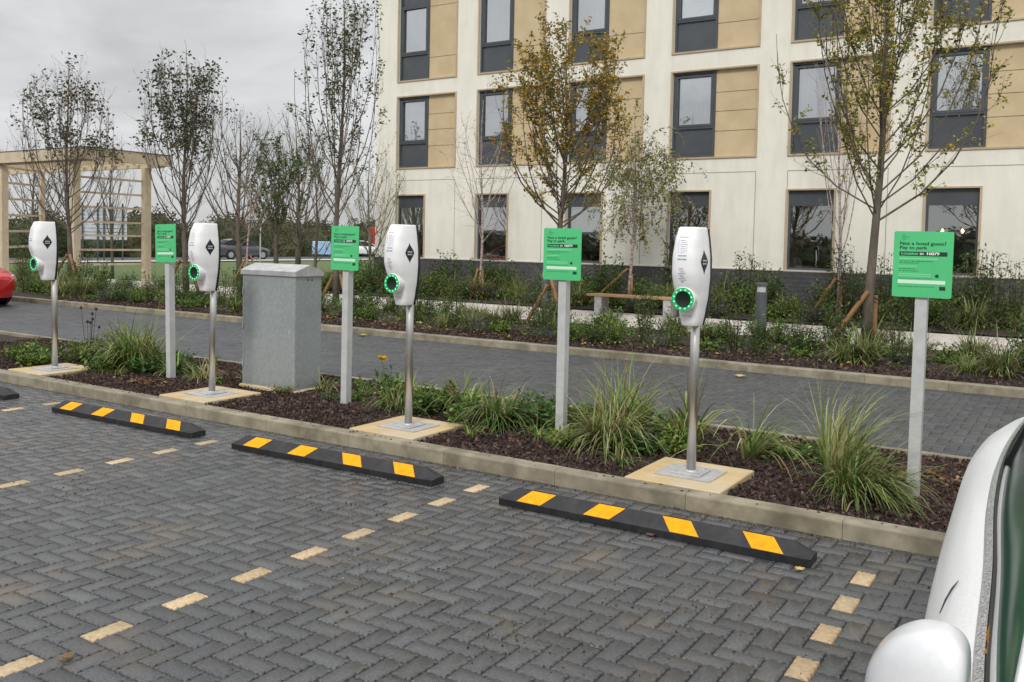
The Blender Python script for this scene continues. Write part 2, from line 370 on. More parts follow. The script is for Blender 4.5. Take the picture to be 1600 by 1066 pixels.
def cream_rule(c, r):
    for cc in (-78, -52, -26, 0, 26):
        if c == cc:
            y = 2.127-2*WB+(r+1)*WB
            return y < (4.85 if cc < 26 else 4.80) and not (-.2 < 0 < .2 and False)
    return False
paving('parking_paving', -14.5, 3.2, -1.6, 5.12, [M_pave, M_cream], cream_rule, True, 0., 3)
sheet('parking_paving_bed', -60, -40, 30, 5.11, -.030, M_joint)
paving('road_paving', -30, 6.0, 7.28, 11.30, [M_road], None, False, .0, 5, ox=-3.31, oy=7.28-.01)
sheet('road_bed', -90, 7.27, 30, 11.27, -.008, M_joint)
sheet('road_paving_far', -90, 7.27, -30.05, 11.27, -.002, M_road)

def kerb_run(name, x0, x1, y0, y1, z1, L=.915, ph=0, zb=-.05, bev=.012):
    b = MB(); x = x0; i = 0
    while x < x1:
        xe = min(x+L, x1); v = .9+.2*h(i, 3, int(y0*10))
        t = (v, v*(.98+.03*h(i, 9)), v*(.95+.08*h(i, 4)))
        a = x+.0015; e = xe-.0015; b_ = bev
        ring = [(y0, zb), (y0, z1-b_), (y0+b_*.35, z1-b_*.3), (y0+b_, z1), (y1-.004, z1), (y1, z1-.004), (y1, zb)]
        dz = .002*(h(i, 5)-.5)
        b.loft([[(a, p, q+dz) for p, q in ring][::-1], [(e, p, q+dz) for p, q in ring][::-1]], c=t)
        x = xe; i += 1
    return tag(b.build(name, M_kerb, recalc=True), kind='structure')
kerb_run('kerb', -1.06-.915*70, -1.06+.915*5, 5.10, 5.225, .10)
kerb_run('edging_strip', -60, 4, 7.20, 7.27, .10, L=.9, bev=.005)
kerb_run('far_kerb', -90, 8, 11.28, 11.42, .10)
kerb_run('path_edging', -90, 10, 15.16, 15.21, .06, bev=.004)

def soil(name, x0, x1, y0, y1, z, amp, st=.12, seed=2):
    rnd = random.Random(seed); b = MB()
    nx = int((x1-x0)/st); ny = max(2, int((y1-y0)/st))
    for j in range(ny+1):
        for i in range(nx+1):
            e = min(j, ny-j, 3)/3
            b.v.append((x0+(x1-x0)*i/nx, y0+(y1-y0)*j/ny, z+e*amp*(.6+.4*math.sin(i*.35+j*.8))+rnd.uniform(-.008, .008)))
    for j in range(ny):
        for i in range(nx):
            a = j*(nx+1)+i; b.f.append((a, a+1, a+nx+2, a+nx+1)); b.m.append(0); b.c.append((1, 1, 1))
    return tag(b.build(name, M_soil, smooth=True), kind='structure')
soil('planting_bed_soil', -30, 3.4, 5.22, 7.205, .058, .035)
soil('far_planting_bed_soil', -45, 8, 11.415, 15.165, .07, .05, .25)
soil('wall_planting_bed_soil', -22, 8, 18.9, 22.02, .04, .05, .3)
# path of pale slabs
b = MB()
x = -75
while x < 10:
    for j in range(4):
        v = .92+.14*h(int(x*10), j)
        b.box((x+.003, 15.22+j*.92+.003, -.04), (x+.917, 15.22+(j+1)*.92-.003, .012), c=(v, v, v*.99))
    x += .92
tag(b.build('path', M_path), kind='structure')
sheet('far_pavement', -49.5, 19.0, -47.2, 90, .0, M_path)
sheet('far_road', -57, -30, -49.6, 120, -.01, M_road)

def chips(name, x0, x1, y0, y1, z, n, seed, sz=1, avoid=(), hz=.022):
    rnd = random.Random(seed); b = MB()
    pal = [(.045, .026, .020), (.070, .040, .031), (.11, .068, .054), (.028, .018, .015), (.16, .11, .09), (.075, .046, .040), (.035, .022, .02)]
    for i in range(n):
        x = rnd.uniform(x0, x1); y = rnd.uniform(y0, y1)
        if any(a[0] < x < a[2] and a[1] < y < a[3] for a in avoid): continue
        L = rnd.uniform(.006, .021)*sz; w_ = L*rnd.uniform(.25, .6); t = rnd.uniform(.0015, .004)
        M = Matrix.Rotation(rnd.uniform(0, 6.28), 3, 'Z') @ Matrix.Rotation(rnd.gauss(0, .45), 3, 'X') @ Matrix.Rotation(rnd.gauss(0, .45), 3, 'Y')
        vs = [M @ Vector(q)+Vector((x, y, z+rnd.uniform(.0, hz))) for q in ((-L, -w_*.6, -t), (L*.8, -w_, -t), (L, w_*.5, -t), (-L*.9, w_, -t), (-L*.8, -w_*.5, t), (L*.7, -w_*.8, t), (L*.9, w_*.4, t), (-L*.7, w_*.8, t))]
        c = rnd.choice(pal); k = rnd.uniform(.7, 1.25)
        b.add(vs, [(3, 2, 1, 0), (4, 5, 6, 7), (0, 1, 5, 4), (1, 2, 6, 5), (2, 3, 7, 6), (3, 0, 4, 7)], 0, (c[0]*k, c[1]*k, c[2]*k))
    return b.build(name, M_bark)
PADS = (-9.45, -6.93, -4.52, -2.12)
av = [(p-.34, 5.2, p+.34, 5.93) for p in PADS]+[(-7.25, 6.1, -6.4, 6.6)]
tag(chips('bark_mulch', -12.5, 1.5, 5.23, 7.19, .080, 42000, 4, avoid=av), 'dark brown bark mulch covering the charger bed', 'bark mulch', kind='stuff')
tag(chips('bark_mulch', -20, 1, 11.43, 12.8, .10, 11000, 6, sz=1.5), 'dark bark mulch in the far bed along the road', 'bark mulch', kind='stuff')

tag(chips('bark_mulch', -9, .8, 5.13, 5.23, .102, 90, 9, sz=.6, avoid=av, hz=.002), 'loose bark crumbs spilt on top of the near kerb', 'bark mulch', kind='stuff')

# ================================================================== BUILDING
def hotel():
    X0, Y0 = -19.31, 22.0
    root = thing('hotel_building', 'cream rendered hotel with grey windows, tan panels and dark brick plinth', 'building', (X0, Y0, 0))
    NC = 10; per = 3.07; cols = [.90+per*i for i in range(NC)]
    XE = cols[-1]+3.2; ZT = 13.2; D = 14
    ops = []
    for x in cols:
        ops.append((x, x+1.08, 1.065, 2.99)); ops.append((x, x+2.22, 3.87, 6.06)); ops.append((x, x+2.22, 6.58, 11.9))
    xs = sorted({0, XE, *[o[0] for o in ops], *[o[1] for o in ops]}); zs = sorted({1.06, ZT, *[o[2] for o in ops], *[o[3] for o in ops]})
    b = MB()
    for i in range(len(xs)-1):
        for j in range(len(zs)-1):
            cx, cz = (xs[i]+xs[i+1])/2, (zs[j]+zs[j+1])/2
            if any(o[0] < cx < o[1] and o[2] < cz < o[3] for o in ops): continue
            b.add([(xs[i], 0, zs[j]), (xs[i+1], 0, zs[j]), (xs[i+1], 0, zs[j+1]), (xs[i], 0, zs[j+1])], [(0, 1, 2, 3)])
    dp = .16
    for x0, x1, z0, z1 in ops:
        b.add([(x0, 0, z0), (x1, 0, z0), (x1, dp, z0), (x0, dp, z0)], [(3, 2, 1, 0)][::1])
        b.add([(x0, 0, z1), (x1, 0, z1), (x1, dp, z1), (x0, dp, z1)], [(0, 1, 2, 3)])
        b.add([(x0, 0, z0), (x0, 0, z1), (x0, dp, z1), (x0, dp, z0)], [(3, 2, 1, 0)])
        b.add([(x1, 0, z0), (x1, 0, z1), (x1, dp, z1), (x1, dp, z0)], [(0, 1, 2, 3)])
    b.add([(0, 0, 1.06), (0, D, 1.06), (0, D, ZT), (0, 0, ZT)], [(0, 1, 2, 3)]); b.add([(XE, 0, 1.06), (XE, D, 1.06), (XE, D, ZT), (XE, 0, ZT)], [(3, 2, 1, 0)])
    b.add([(0, D, 1.06), (XE, D, 1.06), (XE, D, ZT), (0, D, ZT)], [(3, 2, 1, 0)])
    b.add([(0, 0, 1.06), (XE, 0, 1.06), (XE, -.03, 1.03), (0, -.03, 1.03)], [(3, 2, 1, 0)])
    b.build('wall', M_wall, root)
    b = MB(); b.box((-.08, -.08, ZT+.003), (XE+.08, D+.08, ZT+.25)); b.build('roof', M_trim, root)
    b = MB(); b.box((-.012, -.012, -.1), (XE, D, 1.03))
    b.build('plinth', M_plinth, root)
    b = MB()
    z = .02; r = 0                                     # brick courses of the plinth
    while z < 1.0:
        x = -.012-(r % 2)*.16
        while x < XE:
            b.box((max(x, -.012)+.005, -.020, z+.004), (min(x+.32, XE)-.005, -.0115, min(z+.105, 1.02)-.004))
            x += .32
        z += .105; r += 1
    b.build('brick_facing', M_plinth, root)
    b = MB(); b.box((-.03, -.035, 1.031), (XE, -.002, 1.058)); b.build('plinth_capping', mat('capping', (.52, .47, .42), rough=.6), root)
    # raised dark strips paint the shade of grooves around the ground-floor panels
    M_gap = mat('painted_gap_shade', (.23, .21, .18), rough=.9)
    for x in cols:
        b = MB(); x1 = min(x+2.25, XE)
        b.box((x-.02, -.003, 3.46), (x1, .0025, 3.475)); b.box((x1, -.003, 1.07), (x1+.014, .0025, 3.475)); b.box((x-.034, -.003, 3.05), (x-.02, .0025, 3.475))
        b.build('gap_shade_line', M_gap, root)
    def pane(win, x0, x1, z0, z1, gm, curt, seed):
        g = MB(); g.add([(x0, dp-.035, z0), (x1, dp-.035, z0), (x1, dp-.035, z1), (x0, dp-.035, z1)], [(0, 1, 2, 3)]); g.build('glass', gm, win)
        if curt:
            rnd = random.Random(seed); c = MB()
            parts = [(x0, x1)] if curt == 1 else [(x0, x0+(x1-x0)*.50), (x0+(x1-x0)*.68, x1)]
            for a, e in parts:
                n = 46; ph = rnd.uniform(0, 6)
                row = []
                for i in range(n+1):
                    t = i/n; x = a+(e-a)*t; y = dp+.02+.014*math.sin(t*(e-a)*55+ph)+.008*math.sin(t*31+ph*2)
                    row.append((x, y))
                vs = [(x, y, z0-.1) for x, y in row]+[(x, y, z1+.1) for x, y in row]
                c.add(vs, [(i, i+1, n+2+i, n+1+i) for i in range(n)])
            c.build('curtain', M_curtain, win, smooth=True)
    def upper_window(x0, x1, z0, z1, glasses, curt, seed):
        f = MB(); fw = .055
        f.box((x0, .06, z0), (x0+fw, dp, z1)); f.box((x1-fw, .06, z0), (x1, dp, z1))
        lev = [z0]; 
        for a, e in glasses: lev += [a, e]
        lev.append(z1)
        f.box((x0+fw, .06, z0), (x1-fw, dp, z0+fw)); f.box((x0+fw, .06, z1-fw), (x1-fw, dp, z1))
        for a, e in glasses:
            for q in (a-fw, e):
                if q > z0+fw and q+fw < z1-fw+.001: f.box((x0+fw, .06, q), (x1-fw, dp, q+fw))
            # opening sash
            f.box((x0+fw, .05, a), (x0+fw+.07, dp-.04, e)); f.box((x1-fw-.07, .05, a), (x1-fw, dp-.04, e))
            f.box((x0+fw+.07, .05, a), (x1-fw-.07, dp-.04, a+.06)); f.box((x0+fw+.07, .05, e-.05), (x1-fw-.07, dp-.04, e))
        w = f.build('window', M_frame, root)
        zz = z0+fw
        for a, e in glasses+[(z1, z1)]:
            if a-fw-zz > .15: s_ = MB(); s_.add([(x0+fw, dp-.05, zz), (x1-fw, dp-.05, zz), (x1-fw, dp-.05, a-fw), (x0+fw, dp-.05, a-fw)], [(0, 1, 2, 3)]); s_.build('spandrel', M_spand, w)
            zz = e+fw
        for k, (a, e) in enumerate(glasses): pane(w, x0+fw+.07, x1-fw-.07, a+.06, e-.05, M_winglass, curt, seed+k)
    def trim(x0, x1, z0, z1, sill=True):
        t = MB(); k = .05
        t.box((x0-k, -.03, z0-.045), (x1+k, .05, z0-.003)); t.box((x0-k, -.03, z1+.003), (x1+k, .02, z1+.04))
        t.box((x0-k, -.03, z0-.003), (x0-.003, .02, z1+.003)); t.box((x1+.003, -.03, z0-.003), (x1+k, .02, z1+.003))
        t.build('window_surround', M_trim, root)
    for i, x in enumerate(cols):
        xw = x+1.14
        # first floor
        trim(x, x+2.22, 3.87, 6.06)
        upper_window(x, xw, 3.87, 6.06, [(4.66, 5.97)], 2 if i in (4, 7) else 1, i*7)
        p = MB(); seams = [3.87, 4.52, 5.02, 5.50, 6.06]
        for a, e in zip(seams, seams[1:]): p.box((xw+.004, .085, a+.007), (x+2.213, .12, e-.007))
        p.box((xw+.004, .122, 3.875), (x+2.213, .14, 6.055), c=(.3, .3, .3)); p.build('cladding_panel', M_panel, root)
        # second and third floors in one frame
        trim(x, x+2.22, 6.58, 11.9)
        upper_window(x, xw, 6.58, 11.9, [(7.40, 8.83), (9.95, 11.4)], 1, i*7+3)
        p = MB(); seams = [6.58, 7.23, 8.78, 10.3, 11.9]
        for a, e in zip(seams, seams[1:]): p.box((xw+.004, .085, a+.007), (x+2.213, .12, e-.007))
        p.build('cladding_panel', M_panel, root)
        # ground floor
        trim(x, x+1.08, 1.065, 2.99)
        f = MB(); fw = .05; x1 = x+1.08
        f.box((x, .08, 1.068), (x+fw, dp, 2.987)); f.box((x1-fw, .08, 1.068), (x1, dp, 2.987)); f.box((x+fw, .08, 1.068), (x1-fw, dp, 1.12)); f.box((x+fw, .08, 2.62), (x1-fw, dp, 2.987))
        if i in (0, 1, 2): f.box((x+fw, .08, 1.86), (x1-fw, dp, 1.92))
        w = f.build('window', M_frame, root)
        if i in (0, 1, 2):
            pane(w, x+fw, x1-fw, 1.92, 2.62, M_winglass, 0, i); pane(w, x+fw, x1-fw, 1.12, 1.86, M_shopglass, 0, i)
            s_ = MB(); s_.box((x+.03, dp+.05, 1.93), (x1-.03, dp+.06, 2.63)); s_.build('blind', mat('green_blind', (.50, .66, .54), rough=.8), w)
        else:
            pane(w, x+fw, x1-fw, 1.12, 2.62, M_shopglass, 0, i)
            if i == 4:
                s_ = MB(); s_.box((x+.12, dp+.03, 1.13), (x+.34, dp+.045, 1.36)); s_.build('notice_card', M_whitep, w)
    # the rooms behind: dark boxes
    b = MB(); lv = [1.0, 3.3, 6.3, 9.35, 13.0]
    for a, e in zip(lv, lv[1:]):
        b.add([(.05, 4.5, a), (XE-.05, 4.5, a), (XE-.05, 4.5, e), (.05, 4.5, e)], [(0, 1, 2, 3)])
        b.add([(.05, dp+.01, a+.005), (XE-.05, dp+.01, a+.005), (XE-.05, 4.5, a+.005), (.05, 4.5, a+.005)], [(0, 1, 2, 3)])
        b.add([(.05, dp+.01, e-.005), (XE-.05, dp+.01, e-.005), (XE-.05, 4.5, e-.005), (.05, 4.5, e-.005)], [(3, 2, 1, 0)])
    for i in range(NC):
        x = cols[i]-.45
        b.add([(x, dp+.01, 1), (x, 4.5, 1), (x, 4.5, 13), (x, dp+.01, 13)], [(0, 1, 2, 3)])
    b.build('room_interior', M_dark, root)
    return root, cols
HOT, COLS = hotel()
for k, (dx, lab) in enumerate(((.36, 'left one of two warm glowing pendant bulbs behind the ground floor window'), (.78, 'right one of two warm glowing pendant bulbs behind the ground floor window'))):
    t = thing('pendant_lamp', lab, 'lamp', (-19.31+COLS[5]+dx-.1, 22.9, 2.06), group='pendant bulbs in the hotel window')
    b = MB(); b.loft(lathe_ring([(.002, -.05), (.026, -.036), (.036, 0), (.026, .036), (.01, .06)], 12)); b.build('bulb', M_lamp, t, smooth=True)
    b = MB(); b.tube([(0, 0, .06), (0, 0, 1.2)], .006, 6); b.tube([(0, 0, .055), (0, 0, .11)], .016, 8); b.build('cord', M_podb, t)

# ================================================================== CHARGERS
def text_geo(body, size):
    cu = bpy.data.curves.new('t', 'FONT'); cu.body = body; cu.size = size; cu.resolution_u = 3
    o = bpy.data.objects.new('t', cu); COL.objects.link(o); dg = bpy.context.evaluated_depsgraph_get(); me = bpy.data.meshes.new_from_object(o.evaluated_get(dg))
    vs = [tuple(v.co) for v in me.vertices]; fs = [tuple(p.vertices) for p in me.polygons]
    bpy.data.objects.remove(o); bpy.data.curves.remove(cu); bpy.data.meshes.remove(me)
    return vs, fs
def put_text(mb, body, x, z, width, y, bold=0):
    vs, fs = text_geo(body, 1.0); w_ = max(v[0] for v in vs)-min(v[0] for v in vs); k = width/w_
    for dx in ((0,) if not bold else (0, bold, -bold)):
        mb.add([(x+v[0]*k+dx, y-abs(dx)*.01, z+v[1]*k*.84) for v in vs], fs)

def smooth_interp(keys, t):
    for (a, va), (b_, vb) in zip(keys, keys[1:]):
        if t <= b_:
            u = (t-a)/(b_-a); u = u*u*(3-2*u)*.5+u*.5
            return va+(vb-va)*u
    return keys[-1][1]
def make_charger():
    t = thing('charging_point', 'x', 'charging point', (0, 0, 0))
    b = MB(); b.tube([(0, 0, .118), (0, 0, 1.52)], .031, 24); b.build('pole', M_steel, t, smooth=True)
    b = MB(); b.box((-.10, -.10, .1145), (.10, .10, .124), bev=.002)
    for sx in (-1, 1):
        for sy in (-1, 1): b.tube([(sx*.075, sy*.075, .124), (sx*.075, sy*.075, .136)], .009, 6)
    b.loft(lathe_ring([(.045, .124), (.04, .132), (.033, .134)], 20)); bp_ = b.build('base_plate', M_galvp, t, smooth='auto')
    b = MB(); b.box((-.19, -.17, .1085), (.19, .17, .1143), bev=.001); b.build('ground_plate', M_galvp, t)
    YB = -.035; Zb = 1.095; Hh = .61
    sk = [(0, .60), (.12, .74), (.3, .92), (.5, 1.0), (.7, .98), (.88, .86), (1.0, .74)]
    wb, wf, dd = .103, .070, .225
    sq = [(0, .46), (.15, .54), (.3, .66), (.42, .88), (.55, .99), (.7, 1.0), (.88, .94), (1.0, .80)]
    def sec(tt, grow=0, y_lo=None, y_hi=None, shrink=1.0, zz=None):
        s_ = smooth_interp(sk, tt)*shrink; yc = -.11
        half = [(wb, 0), (wb+.002, -.05), (wb-.006, -.11), (wf+.022, -.16), (wf+.010, -.195), (wf-.004, -.213), (wf-.025, -.222), (.02, -.226)]
        pts = half+[(-x, y) for x, y in half[::-1]]
        z = Zb+Hh*tt if zz is None else zz
        q_ = smooth_interp(sq, tt)*shrink
        return [(x*s_, YB+y*q_, z) for x, y in pts]
    b = MB(); rings = [sec(0, shrink=.93, zz=Zb-.008)]
    for i in range(25): rings.append(sec(i/24))
    rings += [sec(1, shrink=.975, zz=Zb+Hh+.008), sec(1, shrink=.90, zz=Zb+Hh+.014)]
    body = b.loft(rings).build('body_shell', M_podw, t, smooth='auto', recalc=True)
    # black back plate, a curved slab behind the shell
    b = MB(); rings = []
    for i in range(25):
        tt = i/24; s_ = smooth_interp(sk, tt); y0 = YB; z = Zb-.006+(Hh+.012)*tt; x = wb*s_+.004
        rings.append([(x, y0+.001, z), (x, y0+.020, z), (x-.012, y0+.027, z), (-x+.012, y0+.027, z), (-x, y0+.020, z), (-x, y0+.001, z)])
    b.loft(rings); b.build('back_plate', M_podb, t, smooth='auto', recalc=True)
    # socket
    c = (0, 0, 1.262); sy = YB
    b = MB(); b.loft(lathe_ring([(.060, -sy+.02), (.069, -sy+.08), (.0745, -sy+.14), (.0755, -sy+.182), (.0770, -sy+.191), (.0735, -sy+.196), (.055, -sy+.196), (.053, -sy+.184)], 36, 'y', c), cap0=False, cap1=False)
    so = b.build('socket_housing', M_podw, t, smooth='auto', recalc=True)
    b = MB(); b.loft(lathe_ring([(.0735, -sy+.1945), (.0735, -sy+.1985), (.0525, -sy+.1995), (.0515, -sy+.191)], 36, 'y', c), cap0=False, cap1=False); b.build('light_ring', M_ring, so, smooth='auto', recalc=True)
    b = MB()
    for k in range(12):
        a = 2*math.pi*(k+.5)/12; b.loft(lathe_ring([(.0058, -sy+.199), (.004, -sy+.2015)], 8, 'y', (.0595*math.cos(a), 0, 1.262+.0595*math.sin(a))))
    b.build('status_led', M_led, so)
    b = MB(); b.loft(lathe_ring([(.0525, -sy+.174), (.0525, -sy+.191), (.049, -sy+.195), (.044, -sy+.193), (.002, -sy+.193)], 30, 'y', c)); b.build('socket_cover', mat('socket_black', (.006, .014, .010), rough=.35), so, smooth='auto', recalc=True)
    # small print on the front face
    def ft(z):  # front y at height
        return YB-.226*smooth_interp(sq, (z-Zb)/Hh)-.0012
    b = MB()
    for i, z in enumerate([1.655, 1.650, 1.64]): pass
    def bar(mb, x0, x1, z0, z1):
        y0, y1 = ft(z0), ft(z1); mb.add([(x0, y0, z0), (x1, y0, z0), (x1, y1, z1), (x0, y1, z1)], [(0, 1, 2, 3)])
    bar(b, -.028, .03, 1.652, 1.656)
    for i in range(7): bar(b, -.018+.004*(i % 2), .014+.004*(i % 3), 1.632-i*.013, 1.6345-i*.013)
    bar(b, -.031, -.029, 1.55, 1.64); bar(b, .024, .0255, 1.55, 1.64)
    bar(b, -.028, .028, 1.533, 1.540)
    for i in range(9): bar(b, -.026+.006*(i % 3), .006+.006*(i % 4), 1.455-i*.0105, 1.4585-i*.0105)
    bar(b, -.004, .003, 1.365, 1.46)
    bar(b, -.03, .03, 1.150, 1.1535)
    b.build('instruction_print', M_greyprint, t)
    b = MB(); bar(b, -.03, -.004, 1.510, 1.519); bar(b, .0, .028, 1.510, 1.519); b.build('blue_word', M_blueprint, t)
    # dark diamond badge on the right side, and its twin on the left
    for sgn in (1, -1):
        b = MB(); n = 24; pts = []
        zc = 1.50
        def side_x(z, u):   # u 0..1 from back to front of the side face
            s_ = smooth_interp(sk, (z-Zb)/Hh); q_ = smooth_interp(sq, (z-Zb)/Hh)
            prof = [(0, wb), (.05, wb+.002), (.11, wb-.006), (.16, wf+.022)]
            for (a, xa), (e, xe) in zip(prof, prof[1:]):
                if u <= e: return s_*(xa+(xe-xa)*(u-a)/(e-a)), YB-u*q_
            return s_*prof[-1][1], YB-u*q_
        def P(du, dz, off): x, y = side_x(zc+dz, .100+du); return (sgn*(x+off), y, zc+dz)
        outl = []
        for i in range(n):
            tt_ = -1+2*(i % (n//2))/(n//2); sd_ = 1 if i < n//2 else -1
            tt_ *= sd_; w_ = .62*.5*(1+math.cos(math.pi*tt_))+.38*(1-abs(tt_))
            outl.append(P(sd_*w_*.047, tt_*.080, .0016))
        cpt = P(0, 0, .0026); vs = [cpt]+outl
        b.add(vs, [(0, 1+i, 1+(i+1) % n) for i in range(n)]); bd = b.build('badge', M_badge, t, smooth=False)
        b = MB()
        for z0, xs_ in ((.008, ((-.024, -.009), (-.005, .008), (.012, .024))), (-.012, ((-.024, -.014), (-.010, .002), (.006, .024)))):
            for a, e in xs_:
                b.add([P(a, z0-.005, .0038), P(e, z0-.005, .0038), P(e, z0+.005, .0038), P(a, z0+.005, .0038)], [(0, 1, 2, 3)])
        b.build('badge_print', M_badgew, bd)
    return t
labs = ['white charging point nearest the camera, its round green ring facing the bays', 'white charging point between the yellow flower clump and the green second sign from the right', 'white charging point just left of the grey metal cabinet', 'white charging point farthest away, in front of the timber pergola']
labs[1] = 'white charging point to the right of the grey metal cabinet and its sign'
ch = make_charger()
for i, (x, y) in enumerate(((-2.12, 5.56), (-4.52, 5.58), (-6.93, 5.60), (-9.52, 5.58))):
    o = ch if i == 0 else copy_tree(ch)
    put(o, (x, y, 0), 0, label=labs[i], group='row of white charging points')
    if i == 2: o.rotation_euler = (0, R(1.0), R(2))
    b = MB(); b.box((-.32, -.345, -.06), (.32, .32, .1075), bev=.006)
    s_ = b.build('concrete_slab', M_pad, loc=(x, y+.003, 0)); tag(s_, ['buff concrete slab under the nearest charging point', 'buff concrete slab under the charging point right of the cabinet', 'buff concrete slab under the charging point left of the cabinet', 'buff concrete slab under the farthest charging point'][i], 'slab', 'slabs under the charging points')

# ================================================================== SIGNS
def make_sign():
    t = thing('parking_sign', 'x', 'sign', (0, 0, 0))
    b = MB(); b.box((-.034, -.034, .03), (.034, .034, 1.66), bev=.006); b.build('post', M_post, t)
    w_, z0, z1 = .166, 1.315, 1.715; r = .012; o_ = []
    for cx, cz, a0 in ((w_-r, z0+r, -90), (w_-r, z1-r, 0), (-w_+r, z1-r, 90), (-w_+r, z0+r, 180)):
        for k in range(5): a = R(a0+k*22.5); o_.append((cx+r*math.cos(a), cz+r*math.sin(a)))
    b = MB(); b.prism(o_, -.050, -.043); pn = b.build('sign_panel', M_green, t, recalc=True)
    b = MB()
    for zz in (1.40, 1.62): b.box((-.05, -.0428, zz), (.05, -.0345, zz+.03))
    b.build('bracket', M_galvp, t)
    y = -.0507; L = -.132
    b = MB(); put_text(b, 'Not a hotel guest?', L, 1.632, .255, y, .0009); put_text(b, 'Pay to park', L, 1.607, .152, y, .0009)
    b.add([(L, y, 1.566), (.135, y, 1.566), (.135, y, 1.592), (L, y, 1.592)], [(0, 1, 2, 3)])
    b.loft(lathe_ring([(.011, .0505), (.0085, .0512)], 10, 'y', (.083, 0, 1.4475)))
    b.build('dark_lettering', M_ink, t)
    b = MB(); put_text(b, 'Location', L+.010, 1.5735, .092, y-.0006, .0009); b.build('green_lettering', M_gink, t)
    b = MB(); put_text(b, 'ID:', L+.115, 1.5735, .022, y-.0006, .0007); put_text(b, '16079', L+.150, 1.5730, .066, y-.0006, .0014); b.build('white_lettering', M_wink, t)
    def strip(mb, x0, x1, z0, z1): mb.add([(x0, y, z0), (x1, y, z0), (x1, y, z1), (x0, y, z1)], [(0, 1, 2, 3)])
    b = MB(); rnd = random.Random(5)
    def words(mb, x0, x1, z, hh):
        x = x0
        while x < x1:
            e = min(x+rnd.uniform(.010, .028), x1); strip(mb, x, e, z, z+hh); x = e+.004
    lg = MB(); words(lg, L+.012, L+.036, 1.690, .0030); words(lg, L+.012, L+.052, 1.677, .0042); words(lg, L+.012, L+.036, 1.665, .0030); lg.build('logo', M_inkm, t)
    words(b, L, .06, 1.531, .0045); words(b, L, -.02, 1.520, .0045); words(b, L, -.035, 1.484, .005); words(b, L, -.02, 1.472, .0045); words(b, L, .06, 1.428, .003)
    words(b, L, .07, 1.378, .004)
    lg = MB(); lg.add([(.098, y, 1.362), (.132, y, 1.362), (.132, y, 1.385), (.098, y, 1.385)], [(0, 1, 2, 3)])
    lg.build('emblem', M_ink, t)
    b.build('small_print', M_inkm, t)
    b = MB(); strip(b, L, .085, 1.545, 1.553); strip(b, L, -.03, 1.500, 1.5055); strip(b, L, .05, 1.452, 1.458); strip(b, L, .05, 1.441, 1.446); b.build('pale_print', M_signl, t)
    b = MB(); strip(b, L-.003, .130, 1.398, 1.420); b.build('pale_strip', M_signw, t)
    return t
sg = make_sign()
slab = ['green parking sign at the right end of the bed, nearest the white car', 'green parking sign between the two nearest charging points', 'green parking sign just right of the grey metal cabinet', 'green parking sign left of the grey metal cabinet, farthest away']
for i, (x, y, rz, ry) in enumerate(((-.83, 5.955, 0, .004), (-3.40, 6.09, 0, 0), (-5.655, 6.07, 0, .008), (-8.10, 6.02, 0, -.022))):
    o = sg if i == 0 else copy_tree(sg)
    put(o, (x, y, 0), label=slab[i], group='green pay to park signs'); o.rotation_euler = (0, ry, rz)

# ================================================================== CABINET
t = thing('electrical_cabinet', 'grey galvanised steel cabinet with pitched lid standing in the bed', 'cabinet', (-6.82, 6.37, 0))
b = MB(); b.box((-.375, -.175, .10), (.375, .175, 1.235), bev=.004); b.build('cabinet_body', M_galv, t)
b = MB(); z0, z1, zr = 1.222, 1.268, 1.335; X, Yh = .392, .192
b.add([(-X, -Yh, z0), (X, -Yh, z0), (X, Yh, z0), (-X, Yh, z0), (-X, -Yh, z1), (X, -Yh, z1), (X, Yh, z1), (-X, Yh, z1), (-X, 0, zr), (X, 0, zr)],
      [(3, 2, 1, 0), (0, 1, 5, 4), (2, 3, 7, 6), (1, 2, 6, 9, 5), (3, 0, 4, 8, 7), (4, 5, 9, 8), (8, 9, 6, 7)])
b.build('lid', M_galvp, t)
b = MB(); b.box((-.352, -.1782, .13), (-.349, -.1752, 1.20)); b.box((-.352, -.1782, .128), (.352, -.1752, .131)); b.build('door_seam', M_galv, t)
b = MB()
for dy in (-.01, .045): b.loft(lathe_ring([(.009, 0), (.007, .004)], 10, 'x', (.3752, dy, 1.185)))
b.build('lock', M_podb, t)
b = MB()
for zz in (.32, .70, 1.05): b.tube([(-.366, -.181, zz-.035), (-.366, -.181, zz+.035)], .006, 8)
b.build('hinge', M_galvp, t)
b = MB(); b.box((.285, -.1775, .62), (.315, -.1752, .70)); b.loft(lathe_ring([(.011, .1775), (.008, .183)], 12, 'y', (.30, 0, .66))); b.build('handle', M_galvp, t)
b = MB(); b.box((-.40, -.20, -.02), (.40, .20, .105), bev=.01); b.build('concrete_base', M_pad, t)

